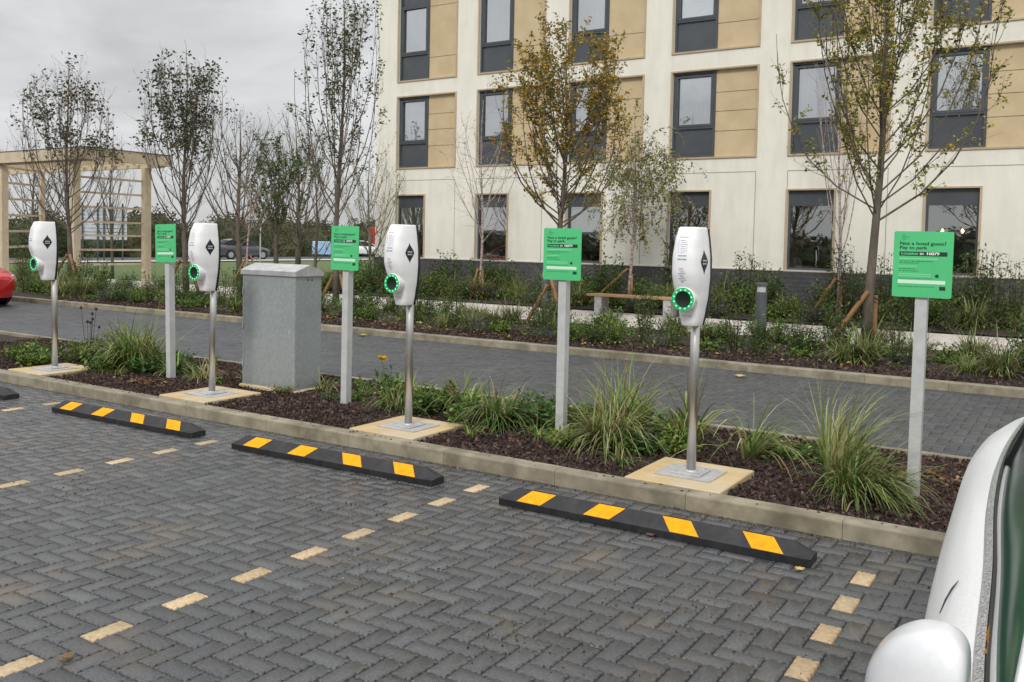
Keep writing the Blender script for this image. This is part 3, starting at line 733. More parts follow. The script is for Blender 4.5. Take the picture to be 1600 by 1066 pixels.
# ================================================================== WHEEL STOPS
def make_stop():
    t = thing('wheel_stop', 'x', 'wheel stop', (0, 0, 0)); L = .93
    sec = [(-.078, .0), (-.080, .040), (-.008, .100), (.008, .100), (.080, .040), (.078, .0)]
    def ring(x, k, e=0): return [(x, y*(1-.25*e), z if i in (0, 1, 4, 5) else (.04+(z-.04)*k)) for i, (y, z) in enumerate(sec)]
    b = MB(); b.loft([ring(-L, .1, .6), ring(-L+.012, .16, .3), ring(-L+.10, 1), ring(L-.10, 1), ring(L-.012, .16, .3), ring(L, .1, .6)])
    b.build('rubber_body', M_rubber, t, recalc=True)
    nrm = Vector((0, -.064, .048)).normalized(); nrm = Vector((0, -math.cos(math.atan2(.048, .064)), math.sin(math.atan2(.048, .064))))
    def P(x, u, sg_):  # u 0 bottom .. 1 top of the sloped face
        y = -.080+.072*u; z = .040+.060*u; n_ = .0018
        return (x, sg_*(y-n_*.64), z+n_*.77)
    for cx, sl in ((-.68, .07), (-.23, .07), (.23, -.07), (.68, -.07)):
        b = MB()
        for sg_ in (1, -1):
            hw = .082
            vs = [P(cx-hw-sl*.5, .04, sg_), P(cx+hw-sl*.5, .04, sg_), P(cx+hw+sl*.5, .99, sg_), P(cx-hw+sl*.5, .99, sg_)]
            b.add(vs, [(0, 1, 2, 3) if sg_ > 0 else (3, 2, 1, 0)])
        b.build('yellow_patch', M_yellow, t)
    return t
st = make_stop()
slb = ['black and yellow rubber wheel stop nearest the white car', 'black and yellow rubber wheel stop second from the right, below the cabinet', 'black and yellow rubber wheel stop third from the right, left of the cabinet', 'black rubber wheel stop cut off by the left edge of the photo']
for i, (x, y, rz) in enumerate(((-2.02, 4.60, .010), (-4.44, 4.62, .035), (-6.81, 4.60, .03), (-9.53, 4.60, .02))):
    o = st if i == 0 else copy_tree(st); put(o, (x, y, .002), rz, label=slb[i], group='wheel stops along the charging bays')

# ================================================================== PLANTS
def rcol(rnd, pal, k=.25):
    c = rnd.choice(pal); f = rnd.uniform(1-k, 1+k); return (c[0]*f, c[1]*f, c[2]*f)
G_GRASS = [(.13, .20, .04), (.18, .25, .055), (.28, .31, .11), (.08, .14, .03), (.40, .38, .19), (.14, .22, .045)]
G_PALE = [(.30, .36, .11), (.42, .43, .17), (.19, .27, .06), (.13, .21, .04), (.50, .48, .24)]
G_LEAF = [(.055, .13, .032), (.075, .16, .036), (.11, .20, .045), (.04, .09, .028), (.17, .23, .06)]
G_BRIGHT = [(.17, .29, .045), (.25, .36, .065), (.10, .20, .035), (.34, .38, .09)]
G_BLUE = [(.12, .16, .14), (.17, .21, .19), (.08, .12, .10)]
G_RUST = [(.16, .08, .035), (.24, .12, .04), (.10, .06, .03)]
G_DEAD = [(.28, .17, .09), (.38, .27, .15), (.20, .11, .06)]
def grass_mb(seed, n, L, lean=(0, 0), spread=.5, wd=.008, pal=G_GRASS, base=.10, stiff=.5, jit=.5, wind=(0, 0)):
    rnd = random.Random(seed); b = MB()
    for i in range(n):
        a = rnd.uniform(0, 6.283); r0 = base*math.sqrt(rnd.random()); x, y = r0*math.cos(a), r0*math.sin(a)
        a2 = a+rnd.gauss(0, .9); tilt = abs(rnd.gauss(spread*.5, spread*.45))
        d = Vector((math.sin(tilt)*math.cos(a2)+lean[0], math.sin(tilt)*math.sin(a2)+lean[1], math.cos(tilt))).normalized()
        ln = L*rnd.uniform(1-jit, 1+jit*.6); p = Vector((x, y, 0)); seg = 6; w_ = wd*rnd.uniform(.7, 1.9); c = rcol(rnd, pal if rnd.random() > .10 else G_DEAD)
        hz = Vector((d.x, d.y, 0)); hz = hz.normalized() if hz.length > .01 else Vector((1, 0, 0)); sd_ = Vector((-hz.y, hz.x, 0))
        droop = rnd.uniform(.2, 2.3)*(1-stiff)*2.0
        pts = [p.copy()]; dd = d.copy()
        for k in range(seg):
            p = p+dd*ln/seg; pts.append(p.copy())
            dd = (dd+Vector((hz.x*.16*droop+wind[0]*(k+1)/seg, hz.y*.16*droop+wind[1]*(k+1)/seg, -.42*droop*((k+1)/seg)**1.1))).normalized()
        bi = len(b.v)
        for k, q in enumerate(pts):
            ww = w_*(1 if k < 3 else (1-(k-2)/(seg-1.6)))*.5
            b.v.append(tuple(q+sd_*ww)); b.v.append(tuple(q-sd_*ww))
        for k in range(seg):
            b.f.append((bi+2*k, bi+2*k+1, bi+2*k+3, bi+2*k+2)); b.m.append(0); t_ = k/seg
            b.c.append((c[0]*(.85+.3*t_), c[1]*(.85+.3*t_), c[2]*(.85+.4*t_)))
    return b
def bush_mbs(seed, rad, hgt, nst, nlf, pal, lsz=.05, shape='dome', lw=.55, woody=(.09, .07, .04), up=.3):
    rnd = random.Random(seed); st_ = MB(); lf = MB()
    for i in range(nst):
        a = rnd.uniform(0, 6.283); rr = rad*math.sqrt(rnd.random())
        top = Vector((rr*math.cos(a), rr*math.sin(a), hgt*rnd.uniform(.55, 1.05)*(1-.35*(rr/rad)**2 if shape == 'dome' else 1)))
        bs = Vector((top.x*.25+rnd.uniform(-.02, .02), top.y*.25+rnd.uniform(-.02, .02), -.02))
        mid = bs.lerp(top, .5)+Vector((rnd.uniform(-1, 1), rnd.uniform(-1, 1), 0))*rad*.12
        pts = [bs, mid, top]; st_.tube(pts, [.005, .004, .0015], 3, c=woody, cap=False)
        for k in range(nlf//nst):
            t_ = rnd.uniform(.15, 1) if shape == 'dome' else rnd.uniform(.1, 1)
            p = bs.lerp(mid, t_*2) if t_ < .5 else mid.lerp(top, t_*2-1)
            d = Vector((rnd.gauss(0, 1), rnd.gauss(0, 1), rnd.gauss(up, .6))).normalized()
            p = p+d*rnd.uniform(0, .05)
            lf.leaf(p, d, Vector((rnd.gauss(0, .5), rnd.gauss(0, .5), 1)), lsz*rnd.uniform(.6, 1.35), lsz*lw*rnd.uniform(.8, 1.2), rcol(rnd, pal, .3))
    return st_, lf
def bush(name, label, cat, loc, seed, rad, hgt, nst, nlf, pal, lsz=.05, group=None, **k):
    t = thing(name, label, cat, loc, group=group)
    a, l = bush_mbs(seed, rad, hgt, nst, nlf, pal, lsz, **k); a.build('stem', M_leaf, t); l.build('foliage', M_leaf, t); return t

gz = .085
def grass(label, loc, seed, n, L, name='ornamental_grass', **k):
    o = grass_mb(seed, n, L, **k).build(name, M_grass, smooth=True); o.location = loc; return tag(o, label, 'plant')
# the big clumps of the charger bed, one by one
grass('tall pale arching grass clump in front of the rightmost sign', (-1.24, 5.85, gz), 11, 170, .68, spread=.20, lean=(.02, .02), stiff=.72, wind=(.22, .05), pal=G_PALE, base=.09, wd=.008)
grass('low drooping green grass spilling right, at the foot of the tall pale grass', (-1.10, 5.68, gz), 12, 420, .44, spread=.75, lean=(.30, -.1), stiff=.35, wind=(.16, -.04), pal=G_GRASS, base=.13, wd=.008)
grass('large drooping grass mound between the second sign and the nearest charger', (-2.93, 6.02, gz), 13, 420, .52, spread=.80, stiff=.22, wind=(.05, -.06), pal=G_GRASS+G_GRASS+G_PALE, base=.14, wd=.008)
grass('upright yellow green grass behind the large drooping mound', (-3.02, 6.45, gz), 14, 150, .62, spread=.32, wind=(.08, 0), stiff=.6, pal=G_BRIGHT+[(.36, .33, .12)], base=.13, wd=.011)
grass('bright strappy grass just left of the nearest charging pole', (-2.45, 6.35, gz), 15, 60, .66, spread=.5, stiff=.45, pal=G_BRIGHT+G_PALE, base=.06, wd=.012)
grass('strappy grass with long pale arching blades right of the nearest charging pole', (-1.95, 6.30, gz), 16, 60, .62, spread=.75, lean=(.3, 0), stiff=.35, pal=G_BRIGHT+G_PALE, base=.07, wd=.011)
grass('green grass mound left of the second sign', (-4.02, 6.12, gz), 17, 420, .44, spread=.9, stiff=.3, pal=G_LEAF+G_GRASS, base=.13, wd=.009)
grass('strappy green plant right of the charger beside the cabinet', (-4.50, 6.35, gz), 18, 70, .50, spread=.5, stiff=.5, pal=G_BRIGHT+G_GRASS, base=.09, wd=.014)
grass('spiky grass below the yellow flower plant', (-5.05, 6.10, gz), 19, 170, .36, spread=.9, stiff=.45, pal=G_GRASS, base=.12, wd=.009)
grass('big yellow green grass clump right of the farthest charger', (-9.0, 6.22, gz), 20, 400, .62, spread=.50, stiff=.5, pal=G_GRASS+G_BRIGHT, base=.2, wd=.012)
grass('dark grass clump left of the big yellow green clump', (-9.55, 6.55, gz), 21, 300, .46, spread=.8, stiff=.4, pal=G_GRASS+G_LEAF, base=.2, wd=.011)
grass('small green tuft left of the fourth sign post', (-8.35, 6.25, gz), 22, 170, .32, spread=.9, stiff=.5, pal=G_BRIGHT+G_LEAF, base=.12, wd=.010)
grass('small straw tuft between the fourth sign and the second charger from the left', (-7.72, 6.15, gz), 23, 120, .28, spread=1.0, stiff=.4, pal=G_PALE+G_DEAD, base=.08, wd=.008)
grass('thin straw tuft at the right corner of the cabinet base', (-6.30, 6.45, gz), 24, 70, .24, spread=1.0, stiff=.4, pal=G_PALE+G_DEAD+G_GRASS, base=.08, wd=.007)
bush('leafy_plant', 'low round green plant hugging the second sign post base', 'plant', (-3.20, 5.78, gz), 31, .13, .15, 34, 420, G_BRIGHT, .038)
bush('leafy_plant', 'dark broad leaved plant left of the second sign post', 'plant', (-3.68, 6.22, gz), 32, .22, .24, 40, 560, G_LEAF, .065)
bush('leafy_plant', 'broad leaved plant right of the second sign post', 'plant', (-3.38, 6.48, gz), 33, .20, .22, 36, 420, G_LEAF+G_BRIGHT, .06)
bush('leafy_plant', 'glossy leafy plant under the large drooping grass mound', 'plant', (-2.66, 5.92, gz), 34, .17, .17, 30, 400, G_LEAF, .055)
bush('leafy_plant', 'leafy weed at the left foot of the nearest charging pole slab', 'plant', (-2.46, 6.12, gz), 35, .12, .20, 22, 220, G_BRIGHT, .045)
bush('leafy_plant', 'flat leafy creeper right of the nearest charging point', 'plant', (-1.72, 6.52, gz), 36, .36, .09, 46, 420, G_LEAF+G_BRIGHT, .055, up=.1)
bush('leafy_plant', 'flat leafy creeper left of the tall pale grass', 'plant', (-1.36, 6.62, gz), 37, .28, .10, 40, 360, G_LEAF+G_BRIGHT, .055, up=.1)
bush('leafy_plant', 'green leafy plant under the tall pale grass', 'plant', (-.98, 5.72, gz), 38, .17, .16, 30, 380, G_LEAF, .045)
bush('leafy_plant', 'fine leafed plant at the foot of the rightmost sign post', 'plant', (-.90, 5.82, gz), 39, .10, .15, 24, 200, G_GRASS+G_DEAD, .03, lw=.25)
bush('leafy_plant', 'low green plant left of the charger beside the cabinet', 'plant', (-4.86, 6.42, gz), 40, .24, .24, 34, 420, G_LEAF+G_BRIGHT, .055)
bush('leafy_plant', 'small yellowing plant right of the slab of the third charger', 'plant', (-4.28, 6.62, gz), 41, .2, .16, 30, 300, G_BRIGHT+G_DEAD, .045)
bush('leafy_plant', 'wide low green plant at the left end of the bed', 'plant', (-10.45, 5.85, gz), 42, .38, .24, 60, 900, G_BRIGHT+G_LEAF, .05)
bush('leafy_plant', 'round green plant left of the farthest charger', 'plant', (-9.95, 6.15, gz), 43, .28, .26, 46, 620, G_LEAF+G_BRIGHT, .05)
bush('leafy_plant', 'rust tinged leafy plant behind the farthest charger', 'plant', (-10.2, 6.7, gz), 44, .30, .34, 40, 500, G_LEAF+G_RUST, .05)
bush('leafy_plant', 'leafy plant beneath the big yellow green clump', 'plant', (-8.75, 6.55, gz), 45, .26, .22, 40, 460, G_LEAF, .055)
bush('leafy_plant', 'small weedy plant at the front of the cabinet base', 'plant', (-6.5, 6.10, gz), 46, .12, .08, 24, 160, G_BRIGHT+G_DEAD, .035)
bush('leafy_plant', 'low weed right of the cabinet', 'plant', (-6.05, 6.75, gz), 47, .18, .10, 24, 180, G_LEAF+G_BRIGHT, .04)
rnd = random.Random(55)
k = 0
for i in range(40):
    x, y = rnd.uniform(-10.8, -.4), rnd.uniform(5.55, 7.0)
    if any(p[0]-.08 < x < p[2]+.08 and y < p[3]+.08 for p in [(q-.34, 5.2, q+.34, 5.93) for q in (-9.52, -6.93, -4.52, -2.12)]) or -7.4 < x < -6.3: continue
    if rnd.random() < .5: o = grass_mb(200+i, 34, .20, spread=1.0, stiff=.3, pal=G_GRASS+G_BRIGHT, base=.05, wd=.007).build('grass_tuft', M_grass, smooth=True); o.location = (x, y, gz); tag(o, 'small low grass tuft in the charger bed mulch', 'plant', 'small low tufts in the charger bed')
    else: bush('weed', 'small leafy weed in the charger bed mulch', 'plant', (x, y, gz), 300+i, .10, .09, 12, 90, rnd.choice([G_BRIGHT, G_LEAF, G_LEAF+G_RUST]), .035, group='small leafy weeds in the charger bed')
for i, (x, y, rd, hg, pl_, lab) in enumerate(((-4.28, 6.02, .18, .20, G_LEAF+G_BRIGHT, 'leafy green plant in front of the grass mound left of the second sign'), (-3.86, 6.55, .26, .26, G_LEAF, 'broad leafy plant behind the grass mound left of the second sign'),
        (-3.05, 6.62, .24, .26, G_LEAF+G_BRIGHT, 'leafy plant behind the large drooping mound near the road edge'), (-2.62, 6.52, .20, .22, G_BRIGHT+G_LEAF, 'bright leafy plant left behind the nearest charging pole'),
        (-5.32, 6.42, .20, .22, G_BRIGHT, 'bright leafy plant directly right of the third sign post'), (-4.78, 6.12, .14, .24, G_BRIGHT+G_LEAF, 'upright leafy plant left of the slab under the second charger from the right'),
        (-9.12, 5.86, .20, .20, G_LEAF+G_BRIGHT, 'leafy plant in front of the big yellow green clump'), (-8.62, 6.05, .18, .18, G_LEAF, 'leafy plant at the right foot of the big yellow green clump'),
        (-9.98, 5.62, .20, .18, G_BRIGHT+G_LEAF, 'low bright plant left of the farthest slab near the kerb'), (-1.25, 6.35, .22, .16, G_LEAF+G_RUST, 'low mixed plant behind the tall pale grass'))):
    bush('leafy_plant', lab, 'plant', (x, y, gz), 400+i, rd, hg, 36, 480, pl_, .055)
# withered brown leaves lying in the bed
def leafpile(name, label, cx, cy, rx, ry, n, seed, z=gz, pal=G_DEAD+G_RUST, lsz=.045, cat='leaf litter'):
    rnd = random.Random(seed); b = MB()
    for i in range(n):
        x, y = rnd.gauss(0, rx*.5), rnd.gauss(0, ry*.5)
        d = Vector((rnd.gauss(0, 1), rnd.gauss(0, 1), rnd.gauss(0, .25)))
        b.leaf((x, y, rnd.uniform(.01, .045)), d, Vector((rnd.gauss(0, .4), rnd.gauss(0, .4), 1)), lsz*rnd.uniform(.5, 1.3), lsz*.6, rcol(rnd, pal, .35), fold=.35)
    o = b.build(name, M_leaf); o.location = (cx, cy, z); return tag(o, label, cat, kind='stuff')
leafpile('dead_leaves', 'withered brown leaves left of the cabinet near the fourth sign', -8.0, 5.62, .34, .14, 90, 1)
leafpile('dead_leaves', 'reddish dead leaves around the tall grass by the rightmost sign', -.75, 6.5, .9, .45, 240, 2)
leafpile('dead_leaves', 'reddish dead leaves right of the nearest charging point', -1.9, 6.8, .7, .3, 170, 3)
leafpile('dead_leaves', 'dead leaves scattered under the green mound left of the second sign', -4.4, 6.6, .7, .5, 110, 4)
leafpile('dead_leaves', 'yellow leaves along the foot of the far planting bed', -9, 11.9, 11, .5, 420, 5, z=.12, lsz=.06, pal=G_DEAD+[(.5, .3, .04)])
# yellow flower plant
t = bush('flowering_plant', 'green plant with one yellow flower right of the third sign', 'plant', (-5.22, 6.18, gz), 50, .16, .42, 16, 240, G_BRIGHT+G_LEAF, .055)
b = MB(); rnd = random.Random(3)
for k in range(26):
    a = k*2.4; d = Vector((math.cos(a), math.sin(a), rnd.uniform(-.2, .9))); b.leaf((-.10, 0, .43), d, Vector((0, 0, 1)), .06, .03, (.80, .50, .02))
b.build('flower_head', M_leaf, t)
b = MB(); b.tube([(0, 0, 0), (-.06, 0, .25), (-.10, 0, .43)], [.005, .004, .003], 5, c=(.12, .20, .05)); b.build('flower_stalk', M_leaf, t)
t = thing('seed_head_plant', 'tall thin plant with dark seed heads left of the farthest charging pole', 'plant', (-10.1, 6.35, gz))
b = MB(); hd = MB()
for k in range(7):
    x, y = rnd.uniform(-.1, .1), rnd.uniform(-.1, .1); z = rnd.uniform(.35, .62); b.tube([(x*.3, y*.3, 0), (x, y, z)], [.004, .002], 4, c=(.08, .06, .04))
    hd.loft(lathe_ring([(.002, z-.01), (.018, z), (.014, z+.02), (.002, z+.03)], 8, 'z', (x, y, 0)), c=(.06, .03, .03))
b.build('stem', M_leaf, t); hd.build('seed_head', M_leaf, t)

# prototypes for the far beds; the first use is the prototype itself
class Proto:
    def __init__(s, fn): s.fn = fn; s.o = None
    def use(s, loc, rz, sc, label, group):
        if s.o is None: s.o = s.fn(); o = s.o
        else: o = copy_tree(s.o)
        return put(o, loc, rz, sc, label, group)
def pb(seed, *a, **k): return Proto(lambda: bush('shrub', 'x', 'plant', (0, 0, 0), seed, *a, **k))
def pg(seed, *a, **k):
    def f():
        o = grass_mb(seed, *a, **k).build('grass_tuft', M_grass, smooth=True); return tag(o, 'x', 'plant')
    return Proto(f)
G_OLIVE = [(.13, .16, .055), (.09, .12, .04), (.20, .21, .085), (.06, .085, .033)]
protos = [(pb(60, .34, .60, 34, 760, G_LEAF, .055, shape='up'), 'leafy dark green shrub', 3),
          (pb(61, .30, .50, 30, 620, G_BRIGHT+G_LEAF, .05), 'bright green leafy shrub', 3),
          (pb(62, .32, .30, 44, 700, G_BLUE, .035, lw=.3), 'low blue grey shrub', 2),
          (pb(63, .28, .85, 16, 420, G_OLIVE+G_LEAF, .05, shape='up'), 'tall sparse olive shrub', 3),
          (pb(64, .30, .45, 26, 460, G_RUST+G_OLIVE, .045), 'rust brown autumn shrub', 1),
          (pg(65, 230, .55, spread=.6, stiff=.5, pal=G_GRASS+G_OLIVE, base=.12, wd=.011), 'upright green grass tuft', 2),
          (pg(66, 200, .48, spread=.8, stiff=.35, pal=G_PALE+G_GRASS, base=.12, wd=.010), 'pale feathery grass tuft', 2),
          (pb(67, .26, .22, 40, 420, G_LEAF+G_BRIGHT, .07), 'low broad leaved plant', 2)]
wl = [i for i, p in enumerate(protos) for _ in range(p[2])]
def plant_out(x0, x1, y0, y1, n, seed, where, smin, smax, dense_back=True):
    rnd = random.Random(seed)
    for k in range(n):
        x = x0+(x1-x0)*(k+rnd.random())/n; y = rnd.uniform(y0, y1); i = rnd.choice(wl); p = protos[i]
        s_ = rnd.uniform(smin, smax)
        p[0].use((x, y, .08), rnd.uniform(0, 6.28), (s_, s_, s_*rnd.uniform(.85, 1.2)), p[1]+' '+where, p[1]+'s '+where)
plant_out(-19.5, 1.0, 11.95, 12.9, 58, 71, 'in the bed beside the road', .65, 1.1)
plant_out(-19.5, 1.0, 12.9, 14.6, 92, 72, 'in the bed beside the road', .65, 1.0)
plant_out(-36, -19.5, 11.9, 14.8, 84, 73, 'in the far left bed before the pergola', .8, 1.25)
plant_out(-19.5, 2.0, 19.2, 20.4, 84, 74, 'in the bed below the hotel wall', .95, 1.4)
plant_out(-19.5, 2.0, 20.4, 21.5, 76, 75, 'in the bed below the hotel wall', 1.15, 1.75)
def cover(name, label, x0, x1, y0, y1, n, hgt, pal, seed, lsz=.06, z=.08):
    rnd = random.Random(seed); b = MB()
    for i in range(n):
        x, y = rnd.uniform(x0, x1), rnd.uniform(y0, y1); k = .5+.5*math.sin(x*2.1+math.sin(y*3)*2)*math.cos(y*1.7+x*.6)
        if rnd.random() > .25+.75*k: continue
        p = (x, y, z+rnd.random()**1.5*hgt*(.4+.6*k)); d = Vector((rnd.gauss(0, 1), rnd.gauss(0, 1), rnd.gauss(.5, .6)))
        b.leaf(p, d, Vector((rnd.gauss(0, .5), rnd.gauss(0, .5), 1)), lsz*rnd.uniform(.6, 1.4), lsz*.5, rcol(rnd, pal, .35))
    o = b.build(name, M_leaf); return tag(o, label, 'ground cover', kind='stuff')
cover('ground_cover', 'mixed low green ground cover in the bed beside the road', -36, 2, 12.0, 15.1, 22000, .26, G_LEAF+G_BRIGHT+G_OLIVE, 81)
cover('ground_cover', 'mixed green ground cover at the foot of the hotel wall', -20, 3, 19.0, 21.9, 12000, .35, G_LEAF+G_OLIVE+G_BRIGHT, 82)

# ================================================================== TREES
def tree_geo(seed, H, z_fork, r0, nl, spread, pal, nleaf, lsz=.06, droop=0, sub=7, leaf_lo=.3, twig=.55, lean=0, clump=1, curve=.35, topw=1.0, lk=1.0):
    rnd = random.Random(seed); tr = MB(); lf = MB(); nodes = []
    top = Vector((rnd.uniform(-.1, .1)*H*.2, rnd.uniform(-.1, .1)*H*.2, H))
    lead = []
    for k in range(9):
        t_ = k/8; lead.append(Vector((top.x*t_+math.sin(t_*7+seed)*.04, top.y*t_+math.cos(t_*6+seed)*.04, H*t_)))
    tr.tube(lead, [r0*(1-.97*(k/8)**.8)+.003 for k in range(9)], 8)
    def at(z):
        t_ = max(0, min(.999, z/H))*8; k = int(t_); return lead[k].lerp(lead[k+1], t_-k)
    def twigs(pts, r, n, ln, depth):
        for i in range(n):
            t_ = rnd.uniform(.08, 1)*(len(pts)-1.001); k = int(t_); p = pts[k].lerp(pts[k+1], t_-k); d0 = (pts[k+1]-pts[k]).normalized()
            d = (d0+Vector((rnd.gauss(0, .42), rnd.gauss(0, .42), rnd.gauss(.05-droop*.7, .3)))).normalized()
            L_ = ln*rnd.uniform(.35, 1.4); q = [p]; dd = d
            for s_ in range(3):
                dd = (dd+Vector((rnd.gauss(0, .12), rnd.gauss(0, .12), (.14 if not droop else -.55*droop)))).normalized(); q.append(q[-1]+dd*L_/3)
            tr.tube(q, [r, r*.7, r*.5, .0018], 3, cap=False)
            rel = q[-1].z/H
            nodes.append((q, rel))
            if depth: twigs(q, r*.6, 3, ln*.5, depth-1)
    for i in range(nl):
        t_ = (i+rnd.random()*.6)/nl; z0 = z_fork+(H*.72-z_fork)*t_**1.35; a = i*2.399+rnd.uniform(-.4, .4)
        p = at(z0); L_ = (H-z0)*(rnd.uniform(.50, .80)+.16*t_); out = spread*(1-.50*t_)*rnd.uniform(.55, 1.2)
        pts = []
        for s_ in range(7):
            u = s_/6; rad = out*(1-(1-u)**(2.7))*topw if curve > .5 else out*(u**.72)
            pts.append(Vector((p.x+math.cos(a)*rad+rnd.gauss(0, .02)*u, p.y+math.sin(a)*rad+rnd.gauss(0, .02)*u, p.z+L_*(u**1.12)*(1-droop*.5*u) )))
        rr = lk*r0*(.30-.14*t_)*rnd.uniform(.75, 1.1)
        tr.tube(pts, [rr*(1-.86*s_/6)+.002 for s_ in range(7)], 5, cap=False)
        twigs(pts, rr*.30+.0022, sub, twig*rnd.uniform(.8, 1.2), 1); nodes.append((pts[3:], .9)); nodes.append((pts[4:], .95))
    twigs(lead[4:], .006, sub+4, twig*.7, 1)
    cand = [n for n in nodes if n[1] > leaf_lo]
    cnt = 0
    while cnt < nleaf and cand:
        q, rel = rnd.choice(cand)
        if rnd.random() > .35+.65*rel: cnt += 0; 
        t_ = rnd.uniform(.2, 1)*(len(q)-1.001); k = int(t_); p = q[k].lerp(q[k+1], t_-k)
        for c_ in range(clump):
            d = Vector((rnd.gauss(0, 1), rnd.gauss(0, 1), rnd.gauss(-.1-droop, .6)))
            pp = p+Vector((rnd.gauss(0, 1), rnd.gauss(0, 1), rnd.gauss(0, 1)))*(.018*clump**.7)
            lf.leaf(pp, d, Vector((rnd.gauss(0, 1), rnd.gauss(0, 1), 1)), lsz*rnd.uniform(.65, 1.3), lsz*.6*rnd.uniform(.8, 1.2), rcol(rnd, pal, .3)); cnt += 1
    return tr, lf
def tree(name, label, loc, bark, seed, *a, cat='tree', rz=0, group=None, **k):
    t = thing(name, label, cat, loc, rz, group=group); tr, lf = tree_geo(seed, *a, **k)
    tr.build('trunk', bark, t, smooth=True)
    if lf.f: lf.build('crown', M_leaf, t)
    return t
P_OCH = [(.34, .27, .05), (.50, .34, .05), (.20, .22, .045), (.58, .36, .05), (.14, .16, .04), (.40, .22, .04)]
P_OLV = [(.42, .39, .08), (.55, .46, .08), (.34, .34, .07), (.40, .35, .07), (.16, .19, .045), (.46, .30, .05), (.22, .24, .05), (.10, .12, .035)]
P_DRK = [(.05, .075, .03), (.08, .10, .04), (.04, .055, .025), (.11, .08, .04), (.14, .13, .05), (.06, .09, .03)]
P_GRN = [(.16, .21, .06), (.11, .16, .045), (.25, .27, .09), (.08, .11, .04)]
tree('young_tree', 'upright young tree with sparse yellow green leaves, tallest at right behind the last sign', (-2.68, 14.2, .05), M_barkt, 105, 7.3, 1.95, .082, 36, 1.5, P_OLV, 9500, .068, sub=11, twig=.6, leaf_lo=.12, curve=.8, lk=.6, clump=2)
tree('young_tree', 'ochre leaved young tree with dense autumn crown above the second sign', (-8.10, 14.2, .05), M_barkt, 104, 5.4, 1.80, .08, 34, 1.25, P_OCH, 8800, .070, sub=9, twig=.52, leaf_lo=.05, curve=.8, lk=.7, clump=2)
tree('young_tree', 'slender young tree with thin dark leaves standing just left of the hotel', (-13.82, 14.5, .05), M_barkt, 103, 7.1, 1.9, .075, 28, 1.0, P_GRN+P_DRK, 2300, .080, sub=9, twig=.5, leaf_lo=.36, clump=4, curve=.8, lk=.7)
tree('young_tree', 'young tree with clustered dark leaves at its top, behind the charger left of the cabinet', (-18.95, 14.5, .05), M_barkt, 102, 6.15, 1.6, .08, 34, 1.10, P_DRK, 2300, .10, sub=12, twig=.5, lk=.7, leaf_lo=.60, clump=15, curve=.8)
tree('young_tree', 'young tree with clustered dark leaves in front of the pergola', (-23.98, 14.5, .05), M_barkt, 101, 6.2, 1.5, .085, 36, 1.45, P_DRK+P_DRK+G_RUST, 1700, .10, sub=12, twig=.5, lk=.7, leaf_lo=.60, clump=15, curve=.8)
tree('birch_tree', 'slim weeping birch with drooping thin green leaves beside the ochre tree', (-9.45, 20.3, .05), M_birch, 111, 5.3, 1.5, .05, 22, 1.1, P_GRN+P_GRN+P_OLV, 6200, .066, sub=9, droop=.8, twig=.8, leaf_lo=.2)
tree('birch_tree', 'nearly bare white stemmed birch before the second window column', (-14.0, 20.3, .05), M_birch, 112, 5.4, 1.5, .045, 16, 1.2, P_OLV, 160, .05, sub=6, droop=.25, twig=.6, leaf_lo=.5)
tree('birch_tree', 'thin bare birch left of the tallest right hand tree', (-4.55, 20.5, .05), M_birch, 113, 6.4, 1.3, .045, 14, .85, P_OLV, 60, .05, sub=6, twig=.5, leaf_lo=.4)
# trees on the lawn beyond
tree('bare_tree', 'bare spreading tree beyond the lawn, left of the far road sign', (-25.5, 21.8, 0), M_barkt, 121, 6.0, 1.2, .13, 22, 2.1, P_DRK, 260, .10, sub=8, twig=.9, leaf_lo=.5)
tree('evergreen_tree', 'dense dark green bushy tree behind the cabinet', (-28.8, 26.6, 0), M_barkt, 122, 5.7, .7, .12, 26, 1.7, G_LEAF+G_OLIVE, 3200, .13, sub=8, twig=.7, leaf_lo=.1)
tree('bare_tree', 'wide bare tree right of the dense green one', (-31.5, 30.5, 0), M_barkt, 123, 7.2, 1.0, .15, 24, 2.7, P_DRK, 120, .10, sub=8, twig=1.1, leaf_lo=.5)
tree('bare_tree', 'thin leaning bare tree just left of the third sign', (-19.8, 19.8, 0), M_barkt, 124, 4.6, .8, .06, 16, 1.0, P_OLV, 420, .06, sub=6, twig=.6, leaf_lo=.2)
tree('autumn_tree', 'small tree with yellowing leaves close to the hotel corner', (-18.6, 20.9, 0), M_barkg, 125, 4.4, .8, .06, 18, 1.3, P_OCH+P_OLV, 900, .06, sub=6, twig=.6, leaf_lo=.1)
tree('bare_tree', 'thin bare tree seen through the pergola', (-29.5, 19.4, 0), M_barkt, 126, 5.1, .9, .06, 16, 1.1, P_DRK, 40, .06, sub=6, twig=.7, leaf_lo=.4)
tree('bare_tree', 'bare many branched tree at the far left behind the pergola', (-40.0, 22.5, 0), M_barkt, 127, 5.6, .9, .11, 24, 2.6, P_DRK, 260, .10, sub=8, twig=.9, leaf_lo=.3)
tree('birch_tree', 'thin pale birch stem in front of the parked grey car', (-23.2, 20.2, 0), M_birch, 128, 3.9, 1.6, .045, 12, .8, P_OLV, 60, .06, sub=5, twig=.5, leaf_lo=.4)

